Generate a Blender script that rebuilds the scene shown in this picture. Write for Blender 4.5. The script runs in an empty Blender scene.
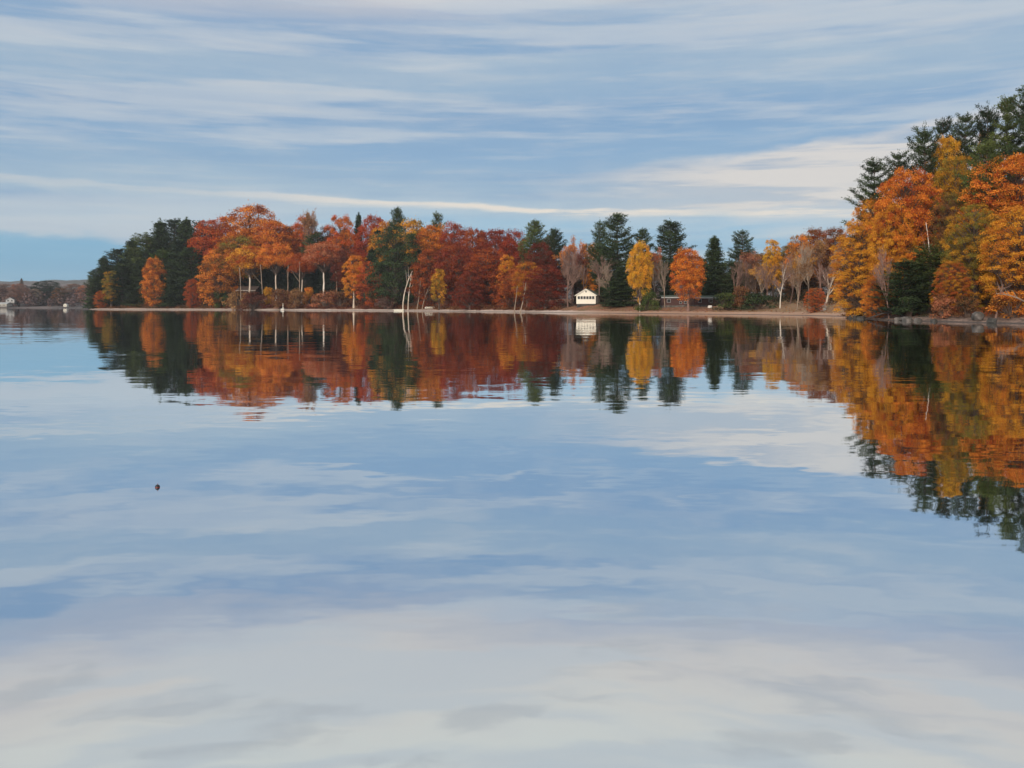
import bpy, math, random
import numpy as np
R = math.radians
D = bpy.data
scene = bpy.context.scene
COL = scene.collection
rng = np.random.default_rng(7)
random.seed(7)

# ------------------------------------------------------------------ camera
CAM_H, F, HORIZON = 1.4, 900.0, 306.0
cam = D.cameras.new('camera'); camo = D.objects.new('camera', cam); COL.objects.link(camo)
cam.sensor_fit = 'HORIZONTAL'; cam.sensor_width = 36.0; cam.lens = 36.0 * F / 1024
cam.clip_start = 0.1; cam.clip_end = 20000
camo.location = (0, 0, CAM_H); camo.rotation_euler = (R(90), 0, 0); cam.shift_y = -(384 - HORIZON) / 1024
scene.camera = camo
scene.view_settings.view_transform = 'Standard'
try: scene.view_settings.look = 'None'
except Exception: pass
scene.view_settings.exposure = 0.0; scene.view_settings.gamma = 1
scene.render.engine = 'CYCLES'
scene.cycles.use_denoising = True
scene.cycles.max_bounces = 8
scene.cycles.transparent_max_bounces = 8
scene.cycles.volume_bounces = 0

def at(px, py, Y):
    """point of the world at distance Y seen at that place of the photograph (used once to survey the site)"""
    return (px - 512) / F * Y, Y, CAM_H + (HORIZON - py) / F * Y

def lin(r, g, b):
    f = lambda c: (c / 12.92 if c <= 0.04045 else ((c + 0.055) / 1.055) ** 2.4)
    return (f(r / 255), f(g / 255), f(b / 255))

# ------------------------------------------------------------------ node helper
class NT:
    def __init__(s, nt): s.nt = nt; s.n = nt.nodes; s.l = nt.links
    def new(s, t, **kw):
        n = s.n.new(t)
        for k, v in kw.items(): setattr(n, k, v)
        return n
    def put(s, sock, v):
        if isinstance(v, bpy.types.NodeSocket): s.l.new(v, sock)
        elif v is not None:
            if sock.type in ('RGBA',) and len(v) == 3: v = (*v, 1)
            sock.default_value = v
    def m(s, op, a, b=None, c=None, clamp=False):
        n = s.new('ShaderNodeMath', operation=op, use_clamp=clamp)
        for i, v in enumerate((a, b, c)): 
            if v is not None: s.put(n.inputs[i], v)
        return n.outputs[0]
    def mix(s, f, a, b, blend='MIX'):
        n = s.new('ShaderNodeMix', data_type='RGBA', blend_type=blend, clamp_factor=True)
        s.put(n.inputs[0], f); s.put(n.inputs[6], a); s.put(n.inputs[7], b)
        return n.outputs[2]
    def smooth(s, x, a, b):
        n = s.new('ShaderNodeMapRange', interpolation_type='SMOOTHSTEP')
        s.put(n.inputs[0], x); s.put(n.inputs[1], a); s.put(n.inputs[2], b)
        n.inputs[3].default_value = 0; n.inputs[4].default_value = 1
        return n.outputs[0]
    def noise(s, vec, scale, detail=4, rough=0.5, dist=0.0, out='Fac'):
        n = s.new('ShaderNodeTexNoise'); s.put(n.inputs['Vector'], vec)
        n.inputs['Scale'].default_value = scale; n.inputs['Detail'].default_value = detail
        n.inputs['Roughness'].default_value = rough; n.inputs['Distortion'].default_value = dist
        return n.outputs['Fac' if out == 'Fac' else 'Color']
    def comb(s, x, y, z):
        n = s.new('ShaderNodeCombineXYZ')
        for i, v in enumerate((x, y, z)): s.put(n.inputs[i], v)
        return n.outputs[0]
    def sep(s, v):
        n = s.new('ShaderNodeSeparateXYZ'); s.put(n.inputs[0], v); return n.outputs
    def ramp(s, f, stops, interp='LINEAR'):
        n = s.new('ShaderNodeValToRGB'); s.put(n.inputs[0], f); cr = n.color_ramp; cr.interpolation = interp
        cr.elements[0].position, cr.elements[0].color = stops[0][0], (*stops[0][1], 1)
        cr.elements[1].position, cr.elements[1].color = stops[-1][0], (*stops[-1][1], 1)
        for p, c in stops[1:-1]: e = cr.elements.new(p); e.color = (*c, 1)
        return n.outputs[0]

# ------------------------------------------------------------------ light
SUN_EL, SUN_AZ = 20.0, 205.0      # low sun behind the camera, a little to the left (azimuth clockwise from +Y)
w = D.worlds.new('World'); scene.world = w; w.use_nodes = True
T = NT(w.node_tree); T.n.clear()
out = T.new('ShaderNodeOutputWorld'); bg = T.new('ShaderNodeBackground')
STR = 0.1; bg.inputs[1].default_value = STR
sky = T.new('ShaderNodeTexSky', sky_type='NISHITA', sun_disc=False)
sky.sun_elevation = R(SUN_EL); sky.sun_rotation = R(SUN_AZ)
sky.air_density = 1.2; sky.dust_density = 0.6; sky.ozone_density = 2.0
tc = T.new('ShaderNodeTexCoord')
nrm = T.new('ShaderNodeVectorMath', operation='NORMALIZE'); T.l.new(tc.outputs['Generated'], nrm.inputs[0])
dx, dy, dz = T.sep(nrm.outputs[0])
el = T.m('MULTIPLY', T.m('ARCSINE', dz), 57.2958)
az = T.m('MULTIPLY', T.m('ARCTAN2', dx, dy), 57.2958)
k = 1 / STR
C = lambda r, g, b: tuple(c * k for c in lin(r, g, b))
wob = T.noise(T.comb(T.m('MULTIPLY', dx, 3.0), T.m('MULTIPLY', dy, 3.0), T.m('MULTIPLY', el, 0.16)), 1.0, 5, 0.5)
wob2 = T.noise(T.comb(T.m('MULTIPLY', dx, 9.0), T.m('MULTIPLY', dy, 9.0), T.m('MULTIPLY', el, 0.7)), 1.0, 5, 0.55)
e1 = T.m('ADD', el, T.m('MULTIPLY', T.m('SUBTRACT', wob, 0.5), 5.0))
e1 = T.m('ADD', e1, T.m('MULTIPLY', T.m('SUBTRACT', wob2, 0.5), 1.2))
# cloud deck seen edge-on: tone by height above the horizon
q = 1 / 90.0
S = [(0.0, C(182, 212, 226)), (1.2, C(168, 205, 225)), (2.6, C(146, 192, 219)), (4.6, C(152, 191, 218)), (6.0, C(180, 199, 214)),
     (7.2, C(166, 190, 210)), (8.4, C(150, 180, 207)), (9.8, C(134, 171, 206)), (12.0, C(136, 170, 204)), (13.2, C(152, 180, 206)), (14.8, C(166, 188, 208)),
     (16.0, C(166, 187, 208)), (17.4, C(180, 190, 208)), (18.6, C(204, 204, 209)), (20.2, C(222, 215, 210)), (22.0, C(228, 223, 216)), (24.5, C(226, 227, 222)), (28, C(216, 226, 227)), (45, C(196, 208, 216)),
     (90, C(176, 192, 208))]
e2 = T.m('SUBTRACT', e1, T.m('MULTIPLY', T.m('MULTIPLY', T.smooth(az, -40.0, 40.0), T.smooth(el, 13.0, 18.0)), 1.8))
base = T.ramp(T.m('MULTIPLY', e2, q), [(a * q, c) for a, c in S], 'LINEAR')
# broad soft stratus bands with finer streaks in them
s1 = T.noise(T.comb(T.m('MULTIPLY', dx, 2.6), T.m('MULTIPLY', dy, 2.6), T.m('MULTIPLY', el, 0.55)), 1.0, 9, 0.55, 0.15)
s2 = T.noise(T.comb(T.m('MULTIPLY', dx, 1.2), T.m('ADD', T.m('MULTIPLY', dy, 1.2), 7.3), T.m('MULTIPLY', el, 0.36)), 1.0, 8, 0.5, 0.15)
s3 = T.noise(T.comb(T.m('MULTIPLY', dx, 7.0), T.m('MULTIPLY', dy, 7.0), T.m('MULTIPLY', el, 1.5)), 1.0, 8, 0.6, 0.4)
s4 = T.noise(T.comb(T.m('MULTIPLY', dx, 14.0), T.m('MULTIPLY', dy, 14.0), T.m('MULTIPLY', el, 0.8)), 1.0, 8, 0.6, 0.3)
hi = T.smooth(el, 19.0, 16.5)
base = T.mix(T.m('MULTIPLY', T.m('MULTIPLY', T.smooth(s2, 0.44, 0.6), 0.74), hi), base, C(126, 164, 202))
base = T.mix(T.m('MULTIPLY', T.smooth(s1, 0.46, 0.62), 0.66), base, C(202, 209, 216))
base = T.mix(T.m('MULTIPLY', T.smooth(s3, 0.48, 0.7), 0.2), base, C(224, 219, 214))
base = T.mix(T.m('MULTIPLY', T.smooth(s4, 0.48, 0.7), 0.12), base, C(208, 212, 217))
base = T.mix(T.m('MULTIPLY', T.m('MULTIPLY', T.smooth(s3, 0.5, 0.34), 0.17), hi), base, C(130, 164, 200))
base = T.mix(T.m('MULTIPLY', T.smooth(el, 4.0, 8.0), T.m('MULTIPLY', hi, 0.08)), base, C(178, 186, 198))
# soft grey patches in the high pale cloud
s5 = T.noise(T.comb(T.m('MULTIPLY', dx, 6.0), T.m('MULTIPLY', dy, 6.0), T.m('MULTIPLY', el, 0.6)), 1.0, 6, 0.55, 0.3)
base = T.mix(T.m('MULTIPLY', T.m('MULTIPLY', T.smooth(s5, 0.54, 0.68), 0.55), T.smooth(el, 17.0, 20.0)), base, C(188, 191, 196))
base = T.mix(T.m('MULTIPLY', T.m('MULTIPLY', T.smooth(s1, 0.52, 0.36), 0.5), T.m('MULTIPLY', T.smooth(el, 16.5, 18.5), T.smooth(el, 25.0, 21.0))), base, C(184, 189, 201))
# clear blue strip low on the left
wl = T.m('MULTIPLY', T.smooth(az, -8.0, -19.0), T.m('MULTIPLY', T.smooth(e1, 1.1, 2.4), T.smooth(e1, 4.9, 4.5)))
base = T.mix(T.m('MULTIPLY', wl, 0.85), base, C(122, 178, 212))
# pale bank above it
wl2 = T.m('MULTIPLY', T.smooth(az, -8.0, -20.0), T.m('MULTIPLY', T.smooth(e1, 4.3, 4.8), T.smooth(e1, 7.1, 6.3)))
base = T.mix(T.m('MULTIPLY', wl2, 0.6), base, C(192, 203, 214))
# the cream wedge of cloud on the right, in layers
top = T.m('ADD', T.m('MULTIPLY', az, 0.115), 7.75)
ew = T.m('ADD', T.m('ADD', el, T.m('MULTIPLY', T.m('SUBTRACT', wob2, 0.5), 1.6)), T.m('MULTIPLY', T.m('SUBTRACT', s4, 0.5), 0.7))
below = T.smooth(T.m('SUBTRACT', ew, top), 0.3, -0.5)
wedge = T.m('MULTIPLY', T.m('MULTIPLY', T.smooth(az, 0.0, 14.0), T.smooth(az, 75.0, 45.0)), T.m('MULTIPLY', T.smooth(ew, 5.3, 6.3), below))
ly = T.noise(T.comb(T.m('MULTIPLY', dx, 5.0), T.m('MULTIPLY', dy, 5.0), T.m('MULTIPLY', el, 1.3)), 1.0, 8, 0.55, 0.3)
wc = T.mix(T.smooth(ly, 0.4, 0.6), C(184, 190, 201), C(224, 217, 211))
base = T.mix(T.m('MULTIPLY', wedge, T.m('ADD', 0.55, T.m('MULTIPLY', T.smooth(ly, 0.36, 0.55), 0.38))), base, wc)
rim = T.m('MULTIPLY', T.m('MULTIPLY', wedge, T.smooth(T.m('SUBTRACT', ew, top), -0.75, 0.0)), T.smooth(wob2, 0.4, 0.62))
base = T.mix(T.m('MULTIPLY', rim, 0.7), base, C(236, 226, 216))
# thin sunlit streak just above the trees
eb = T.m('ADD', el, T.m('MULTIPLY', T.m('SUBTRACT', wob2, 0.5), 0.9))
db = T.m('SUBTRACT', eb, T.m('SUBTRACT', 6.2, T.m('MULTIPLY', az, 0.033)))
streak = T.m('MULTIPLY', T.m('MULTIPLY', T.smooth(db, 0.24, 0.04), T.smooth(db, -0.38, -0.02)),
             T.m('MULTIPLY', T.m('ADD', 0.25, T.m('MULTIPLY', T.smooth(az, -22.0, -4.0), 0.75)), T.smooth(az, 26.0, 18.0)))
streak = T.m('MULTIPLY', streak, T.m('MULTIPLY', T.smooth(wob, 0.3, 0.5), T.smooth(s3, 0.34, 0.52)))
base = T.mix(T.m('MULTIPLY', streak, 0.9), base, C(240, 228, 214))
veil = T.mix(0.08, T.mix(T.smooth(el, 17.0, 20.5), base, T.mix(1.0, base, (1.14, 1.10, 1.05), 'MULTIPLY')), sky.outputs[0])
T.l.new(veil, bg.inputs[0]); T.l.new(bg.outputs[0], out.inputs[0])

sd = D.lights.new('sun', 'SUN'); sd.energy = 3.1; sd.angle = R(6); sd.color = (1.0, 0.86, 0.70)
so = D.objects.new('sun', sd); COL.objects.link(so)
so.rotation_euler = (R(90 - SUN_EL), 0, R(180 - SUN_AZ))

# ------------------------------------------------------------------ materials
def mat(name, cls=None):
    m = D.materials.new(name); m.use_nodes = True; t = NT(m.node_tree); t.n.clear()
    o = t.new('ShaderNodeOutputMaterial'); return m, t, o
def foliage_mat(name, transl=0.35):
    m, t, o = mat(name)
    oi = t.new('ShaderNodeObjectInfo')
    a2 = t.new('ShaderNodeAttribute', attribute_type='OBJECT', attribute_name='tint2')
    cl = t.new('ShaderNodeAttribute', attribute_name='clump'); lf = t.new('ShaderNodeAttribute', attribute_name='leaf')
    tco = t.new('ShaderNodeTexCoord')
    sh = t.new('ShaderNodeVectorMath', operation='ADD'); t.l.new(tco.outputs['Object'], sh.inputs[0])
    t.put(sh.inputs[1], t.comb(t.m('MULTIPLY', oi.outputs['Random'], 37.0), 0.0, t.m('MULTIPLY', oi.outputs['Random'], 11.0)))
    nz = t.noise(sh.outputs[0], 0.35, 2, 0.5)
    f = t.smooth(t.m('ADD', t.m('ADD', t.m('MULTIPLY', nz, 1.2), t.m('MULTIPLY', lf.outputs['Fac'], 0.25)), t.m('MULTIPLY', cl.outputs['Fac'], 0.55)), 0.65, 1.15)
    c = t.mix(f, oi.outputs['Color'], a2.outputs['Color'])
    hv = t.new('ShaderNodeHueSaturation'); t.l.new(c, hv.inputs['Color'])
    hv.inputs['Saturation'].default_value = 0.98
    t.put(hv.inputs['Hue'], t.m('ADD', 0.485, t.m('MULTIPLY', lf.outputs['Fac'], 0.03)))
    t.put(hv.inputs['Value'], t.m('ADD', 0.42, t.m('ADD', t.m('MULTIPLY', lf.outputs['Fac'], 0.5), t.m('MULTIPLY', cl.outputs['Fac'], 0.4))))
    d = t.new('ShaderNodeBsdfDiffuse'); tr = t.new('ShaderNodeBsdfTranslucent'); mx = t.new('ShaderNodeMixShader')
    t.l.new(hv.outputs[0], d.inputs[0]); t.l.new(hv.outputs[0], tr.inputs[0]); mx.inputs[0].default_value = transl
    t.l.new(d.outputs[0], mx.inputs[1]); t.l.new(tr.outputs[0], mx.inputs[2]); t.l.new(mx.outputs[0], o.inputs[0])
    return m
def rough_mat(name, c1, c2, scale=2.0, rough=0.85, objcol=False, stretch=(1, 1, 1), bump=0.0, metal=0.0):
    m, t, o = mat(name)
    p = t.new('ShaderNodeBsdfPrincipled'); tco = t.new('ShaderNodeTexCoord')
    mp = t.new('ShaderNodeMapping'); t.l.new(tco.outputs['Object'], mp.inputs[0]); mp.inputs['Scale'].default_value = stretch
    nz = t.noise(mp.outputs[0], scale, 5, 0.6)
    f = t.smooth(nz, 0.35, 0.65)
    if objcol:
        oi = t.new('ShaderNodeObjectInfo')
        c = t.mix(f, t.mix(1.0, oi.outputs['Color'], (0.62, 0.58, 0.55), 'MULTIPLY'), oi.outputs['Color'])
    else: c = t.mix(f, c1, c2)
    t.put(p.inputs['Base Color'], c); p.inputs['Roughness'].default_value = rough; p.inputs['Metallic'].default_value = metal
    if bump:
        b = t.new('ShaderNodeBump'); b.inputs['Strength'].default_value = 0.5; b.inputs['Distance'].default_value = bump
        t.l.new(nz, b.inputs['Height']); t.l.new(b.outputs[0], p.inputs['Normal'])
    t.l.new(p.outputs[0], o.inputs[0]); return m
M = {}
M['leaves'] = foliage_mat('autumn_leaves', 0.3)
M['needles'] = foliage_mat('needles', 0.12)
M['bark'] = rough_mat('bark', None, None, 3.0, 0.9, True, (1, 1, 0.25))
M['white_paint'] = rough_mat('white_paint', (0.66, 0.62, 0.53), (0.76, 0.72, 0.62), 1.5, 0.6, False, (1, 1, 10))
M['dark_glass'] = rough_mat('dark_glass', (0.02, 0.02, 0.025), (0.05, 0.05, 0.05), 3, 0.15)
M['roof_green'] = rough_mat('roof_shingle_green', (0.05, 0.07, 0.055), (0.09, 0.11, 0.08), 3, 0.8)
M['roof_pale'] = rough_mat('roof_metal_pale', (0.26, 0.27, 0.28), (0.36, 0.37, 0.38), 2, 0.5)
M['roof_cream'] = rough_mat('roof_trim_cream', (0.10, 0.11, 0.08), (0.15, 0.15, 0.11), 2, 0.7)
M['wall_red'] = rough_mat('wall_dark_red', (0.045, 0.018, 0.016), (0.075, 0.03, 0.026), 2, 0.8, False, (1, 1, 8))
M['wall_brown'] = rough_mat('wall_brown', (0.04, 0.026, 0.02), (0.08, 0.05, 0.04), 2, 0.8, False, (1, 1, 8))
M['wood_pale'] = rough_mat('weathered_wood', (0.24, 0.22, 0.2), (0.36, 0.33, 0.3), 4, 0.8)
M['rock'] = rough_mat('rock', (0.05, 0.045, 0.04), (0.15, 0.13, 0.12), 1.4, 0.9, False, (1, 1, 1), 0.1)
M['wall_faded'] = rough_mat('wall_faded', (0.34, 0.34, 0.34), (0.44, 0.43, 0.42), 1.5, 0.8)
M['rock_dark'] = rough_mat('rock_dark', (0.02, 0.018, 0.016), (0.06, 0.055, 0.05), 1.4, 0.8, False, (1, 1, 1), 0.1)
M['rock_white'] = rough_mat('rock_white', (0.5, 0.48, 0.45), (0.72, 0.7, 0.66), 1.4, 0.9)
M['buoy_red'] = rough_mat('float_red', (0.13, 0.02, 0.015), (0.2, 0.03, 0.02), 30, 0.4)
M['buoy_black'] = rough_mat('float_black', (0.008, 0.008, 0.01), (0.015, 0.015, 0.018), 30, 0.4)

# ------------------------------------------------------------------ mesh helpers
def mesh_from(name, V, faces_flat, nper, material, attrs=None, smooth=False):
    """V (n,3); faces_flat flat vertex indices; nper loop count per face (int or array)"""
    me = D.meshes.new(name)
    V = np.asarray(V, dtype=np.float32); faces_flat = np.asarray(faces_flat, dtype=np.int32).ravel()
    nf = len(faces_flat) // nper
    me.vertices.add(len(V)); me.vertices.foreach_set('co', V.ravel())
    me.loops.add(len(faces_flat)); me.loops.foreach_set('vertex_index', faces_flat)
    me.polygons.add(nf); me.polygons.foreach_set('loop_start', np.arange(nf, dtype=np.int32) * nper)
    me.polygons.foreach_set('use_smooth', np.full(nf, smooth, dtype=bool))
    for an, vals in (attrs or {}).items():
        a = me.attributes.new(an, 'FLOAT', 'FACE'); a.data.foreach_set('value', np.asarray(vals, dtype=np.float32))
    me.update(calc_edges=True); me.materials.append(material)
    return me
def tubes(segs, sides=5):
    """segs: list of (polyline (k,3), radii (k)). returns V, quad indices"""
    VV = []; FF = []; off = 0
    ang = np.linspace(0, 2 * np.pi, sides, endpoint=False)
    for P, r in segs:
        P = np.asarray(P, float); r = np.asarray(r, float); kk = len(P)
        Tn = np.gradient(P, axis=0); Tn /= (np.linalg.norm(Tn, axis=1, keepdims=True) + 1e-9)
        ref = np.where(np.abs(Tn[:, 2:3]) > 0.9, np.array([[1., 0, 0]]), np.array([[0, 0, 1.]]))
        if np.abs(Tn[:, 2]).mean() > 0.7: ref = np.tile([[1., 0, 0]], (kk, 1))
        A = np.cross(Tn, ref); A /= (np.linalg.norm(A, axis=1, keepdims=True) + 1e-9); B = np.cross(Tn, A)
        ring = P[:, None, :] + r[:, None, None] * (np.cos(ang)[None, :, None] * A[:, None, :] + np.sin(ang)[None, :, None] * B[:, None, :])
        VV.append(ring.reshape(-1, 3))
        i = np.arange(kk - 1)[:, None] * sides; j = np.arange(sides)[None, :]; j2 = (j + 1) % sides
        q_ = np.stack([i + j, i + j2, i + sides + j2, i + sides + j], -1).reshape(-1, 4) + off
        FF.append(q_); off += kk * sides
    return np.concatenate(VV), np.concatenate(FF)
def unit(v): return v / (np.linalg.norm(v, axis=-1, keepdims=True) + 1e-9)
def leaf_quads(P, N, size, aspect=0.7, tang=None):
    n = len(P); rr = rng.normal(size=(n, 3)) if tang is None else tang
    Tn = unit(rr - N * (rr * N).sum(1, keepdims=True)); B = np.cross(N, Tn)
    s = (size * (0.65 + 0.7 * rng.random(n)))[:, None]
    a = Tn * s * 0.5; b = B * s * 0.5 * aspect
    # a pointed leaf-spray outline: diamond-ish quad
    V = np.stack([P - a, P + b - a * 0.1, P + a, P - b + a * 0.1], 1).reshape(-1, 3)
    return V, np.arange(n * 4)

def tree_meshes(kind, seed, dens=1.0, lsize=0.15, nclump=90, crad=0.72):
    """normalised tree: 10 high. returns dict part -> mesh"""
    global rng
    rng = np.random.default_rng(seed); rnd = rng.random
    prof = {'round': (1.9, 9.9, 3.3), 'low': (0.3, 9.9, 3.3), 'high': (5.2, 9.9, 3.6), 'oval': (1.6, 10, 2.3)}[kind]
    z0, z1, rad = prof; zc = (z0 + z1) / 2; hz = (z1 - z0) / 2
    C_ = []; 
    ph = rnd() * 6.28; lob = rng.random(6) * 6.28
    for i in range(nclump):
        u_ = 1 - 2 * (i + 0.5) / nclump; a_ = ph + i * 2.39996; r_ = math.sqrt(1 - u_ * u_)
        p = np.array([r_ * math.cos(a_), r_ * math.sin(a_), u_]) + rng.normal(size=3) * 0.06
        k_ = 0.93 + 0.07 * math.sin(3 * a_ + lob[0]) * r_ + 0.06 * math.sin(5 * a_ + lob[1] + 4 * u_) * r_ + 0.05 * rnd()
        if rnd() < 0.34: k_ *= 0.3 + 0.5 * rnd()
        p *= k_
        if kind in ('round', 'oval') and p[2] < -0.6 and rnd() < 0.5: continue
        zz = p[2]; fl = 1.0 + (0.25 * (-zz) if (zz < 0 and kind == 'low') else 0)
        if kind == 'high' and zz < 0: zz *= 0.5
        C_.append([p[0] * rad * fl, p[1] * rad * fl, zc + zz * hz])
    C_ = np.array(C_)
    if kind == 'high': C_[:, 2] = np.maximum(C_[:, 2], z0 + 0.25)
    C_[:, 2] = np.clip(C_[:, 2], 0.3, 9.7)
    # limbs
    lean = rng.normal(size=2) * 0.25
    topz = z1 - 1.2
    def trunk_at(z): 
        tt = z / topz; return np.array([lean[0] * tt ** 1.5 * 1.3, lean[1] * tt ** 1.5 * 1.3, z])
    zz = np.linspace(0, topz, 9); P = np.array([trunk_at(z) for z in zz]); P[1:, :2] += rng.normal(size=(8, 2)) * 0.05
    segs = [(P, 0.21 * (1 - 0.82 * zz / topz) + 0.02 + 0.12 * np.exp(-zz * 3))]
    for c in C_:
        h = np.hypot(c[0], c[1]); zs = np.clip(c[2] - h * (0.5 + 0.4 * rnd()) - 0.3, max(0.6, z0 * 0.6 if kind != 'high' else 4.6 + 0.8 * rnd()), topz)
        if c[2] < zs: zs = max(0.5, c[2] - 0.1)
        a = trunk_at(zs); mid = a + (c - a) * 0.5 + np.array([0, 0, 0.22 * h * (0.4 + 0.6 * rnd())]) + rng.normal(size=3) * 0.12
        t = np.linspace(0, 1, 6)[:, None]; Q = (1 - t) ** 2 * a + 2 * t * (1 - t) * mid + t ** 2 * c
        segs.append((Q, np.linspace(0.038 + 0.012 * rnd(), 0.008, 6)))
    V, Fq = tubes(segs, 5)
    V0, F0 = tubes(segs[:1], 7); trunk = mesh_from('trunk_mesh', V0, F0, 4, M['bark'], smooth=True)
    V, Fq = tubes(segs[1:], 4); limbs = mesh_from('limb_mesh', V, Fq, 4, M['bark'], smooth=True)
    # leaves
    per = int(170 * dens); PV = []; NV = []; CA = []
    for c in C_:
        n = int(per * (0.6 + 0.8 * rnd())); R_ = crad * (0.6 + 0.75 * rnd())
        u = unit(rng.normal(size=(n, 3))); u[:, 2] = np.abs(u[:, 2]) * np.where(rnd(n) < 0.8, 1, -1)
        r = R_ * rnd(n) ** 0.4 * (0.75 + 0.35 * rnd(n)); L = u * r[:, None]
        h = unit(np.array([c[0], c[1], 0.0])); outw = L @ h
        L *= np.where(rnd(n) < 0.16, 1.0 + 0.7 * rnd(n), 1.0)[:, None]
        L[:, 2] = L[:, 2] * (0.5 + 0.35 * rnd()) - 0.2 * np.maximum(outw, -0.2 * R_) - 0.06 * (L[:, 0] ** 2 + L[:, 1] ** 2) / R_
        nv = unit(u * 0.55 + rng.normal(size=(n, 3)) * 0.7 + np.array([0, 0, 0.45]))
        PV.append(c + L); NV.append(nv); CA.append(np.full(n, rnd()))
    P = np.concatenate(PV); N = np.concatenate(NV); CA = np.concatenate(CA)
    ok = P[:, 2] > 0.08; P, N, CA = P[ok], N[ok], CA[ok]
    # keep tree top at 10
    V, I = leaf_quads(P, N, np.full(len(P), lsize))
    s = 10.0 / V[:, 2].max(); 
    crown = mesh_from('crown_mesh', V, I, 4, M['leaves'], {'clump': CA, 'leaf': rng.random(len(P))})
    return {'trunk': trunk, 'limbs': limbs, 'crown': crown}

def conifer_meshes(kind, seed, dens=1.0, nsize=0.2):
    global rng
    rng = np.random.default_rng(seed); rnd = rng.random
    zz = np.linspace(0, 9.85, 12); P = np.zeros((12, 3)); P[:, 2] = zz; P[1:, :2] = np.cumsum(rng.normal(size=(11, 2)) * 0.035, 0)
    ax = lambda z: np.array([np.interp(z, zz, P[:, 0]), np.interp(z, zz, P[:, 1]), z])
    segs = [(P, 0.16 * (1 - 0.93 * zz / 9.85) + 0.008 + 0.06 * np.exp(-zz * 3))]
    PV = []; NV = []; TV = []; CA = []
    if kind == 'pine': z = 3.2; 
    elif kind in ('pinelow', 'npine'): z = 0.7
    else: z = 0.5
    while z < 9.75:
        tt = z / 10
        if kind in ('pine', 'pinelow', 'npine'):
            base_l = 2.3 * (1 - ((tt - 0.45) / 0.62) ** 2) if tt > 0.45 else (2.3 if kind == 'pinelow' else 1.5 + 0.8 * (tt - 0.3) / 0.15)
            if kind != 'pine' and tt <= 0.45: base_l = 2.3
            base_l = max(base_l, 0.5 if kind == 'npine' else 0.35); nb = 4 + int(rnd() * 3); step = (0.30 + 0.3 * rnd()) * (1.25 if kind == 'npine' else 1); rise = 0.10 + 0.75 * max(0, tt - 0.45) ** 1.1
        else:
            base_l = 2.35 * (1 - tt) ** 0.8 + 0.12; nb = 6 + int(rnd() * 3); step = 0.24 + 0.2 * rnd(); rise = -0.12 + 0.55 * max(0, tt - 0.5)
        a0 = rnd() * 6.28
        for b in range(nb):
            th = a0 + b * 6.283 / nb + rng.normal() * 0.25
            L = base_l * ((0.5 + 0.62 * rnd()) if kind != 'spruce' else (0.5 + 0.62 * rnd()))
            if kind != 'spruce' and rnd() < 0.12: continue
            d = np.array([math.cos(th), math.sin(th), 0.0]); a = ax(z + rng.normal() * 0.05)
            t = np.linspace(0, 1, 6)[:, None]
            upc = (0.16 if kind != 'spruce' else 0.05)
            Q = a + d * L * t + np.array([0, 0, 1.0]) * (L * rise * t + L * upc * t ** 2.5 - (0.12 * L * t * (1 - t)))
            segs.append((Q, np.linspace(0.03 + 0.01 * L, 0.008, 6)))
            nt = max(4, int(L * 7)); ca = rnd()
            for tp in np.linspace(0.28 if kind != 'spruce' else 0.12, 1.0, nt):
                c = np.array([np.interp(tp, t[:, 0], Q[:, i]) for i in range(3)])
                wdt = ((0.34 if kind != 'npine' else 0.2) * (1.15 - tp * 0.55)) * (1 if kind != 'spruce' else 0.85) * (0.7 + 0.3 * L)
                n = max(4, int(20 * dens * (0.6 + 0.8 * rnd())))
                lat = np.array([-d[1], d[0], 0.0])
                off = lat * (rng.normal(size=(n, 1)) * wdt) + d * (rng.normal(size=(n, 1)) * 0.13) + np.array([0, 0, 1.0]) * (rng.normal(size=(n, 1)) * (0.075 if kind != 'npine' else 0.05))
                sl = np.sign((off @ lat))[:, None]
                if kind == 'spruce': off[:, 2] -= 0.35 * np.abs(off @ lat)
                tg = unit(d * 0.6 + lat * sl * 0.7 + rng.normal(size=(n, 3)) * 0.35 + np.array([0, 0, 0.35 if kind != 'spruce' else -0.25]))
                PV.append(c + off); TV.append(tg)
                NV.append(unit(rng.normal(size=(n, 3)) * 0.6 + np.array([0, 0, 0.8]))); CA.append(np.full(n, ca * 0.6 + 0.4 * rnd()))
        z += step * (1 - 0.35 * tt)
    n = 60; PV.append(ax(9.8) + rng.normal(size=(n, 3)) * np.array([0.1, 0.1, 0.22])); TV.append(unit(rng.normal(size=(n, 3)) + [0, 0, 1.5])); NV.append(unit(rng.normal(size=(n, 3)))); CA.append(np.full(n, 0.5))
    P_ = np.concatenate(PV); N = np.concatenate(NV); TT = np.concatenate(TV); CA = np.concatenate(CA)
    N = unit(N - TT * (N * TT).sum(1, keepdims=True))
    V, I = leaf_quads(P_, N, np.full(len(P_), nsize), 0.34, TT)
    crown = mesh_from('crown_mesh', V, I, 4, M['needles'], {'clump': CA, 'leaf': rng.random(len(P_))})
    V, Fq = tubes(segs, 5)
    return {'trunk': mesh_from('trunk_mesh', V, Fq, 4, M['bark'], smooth=True), 'crown': crown}

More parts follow.
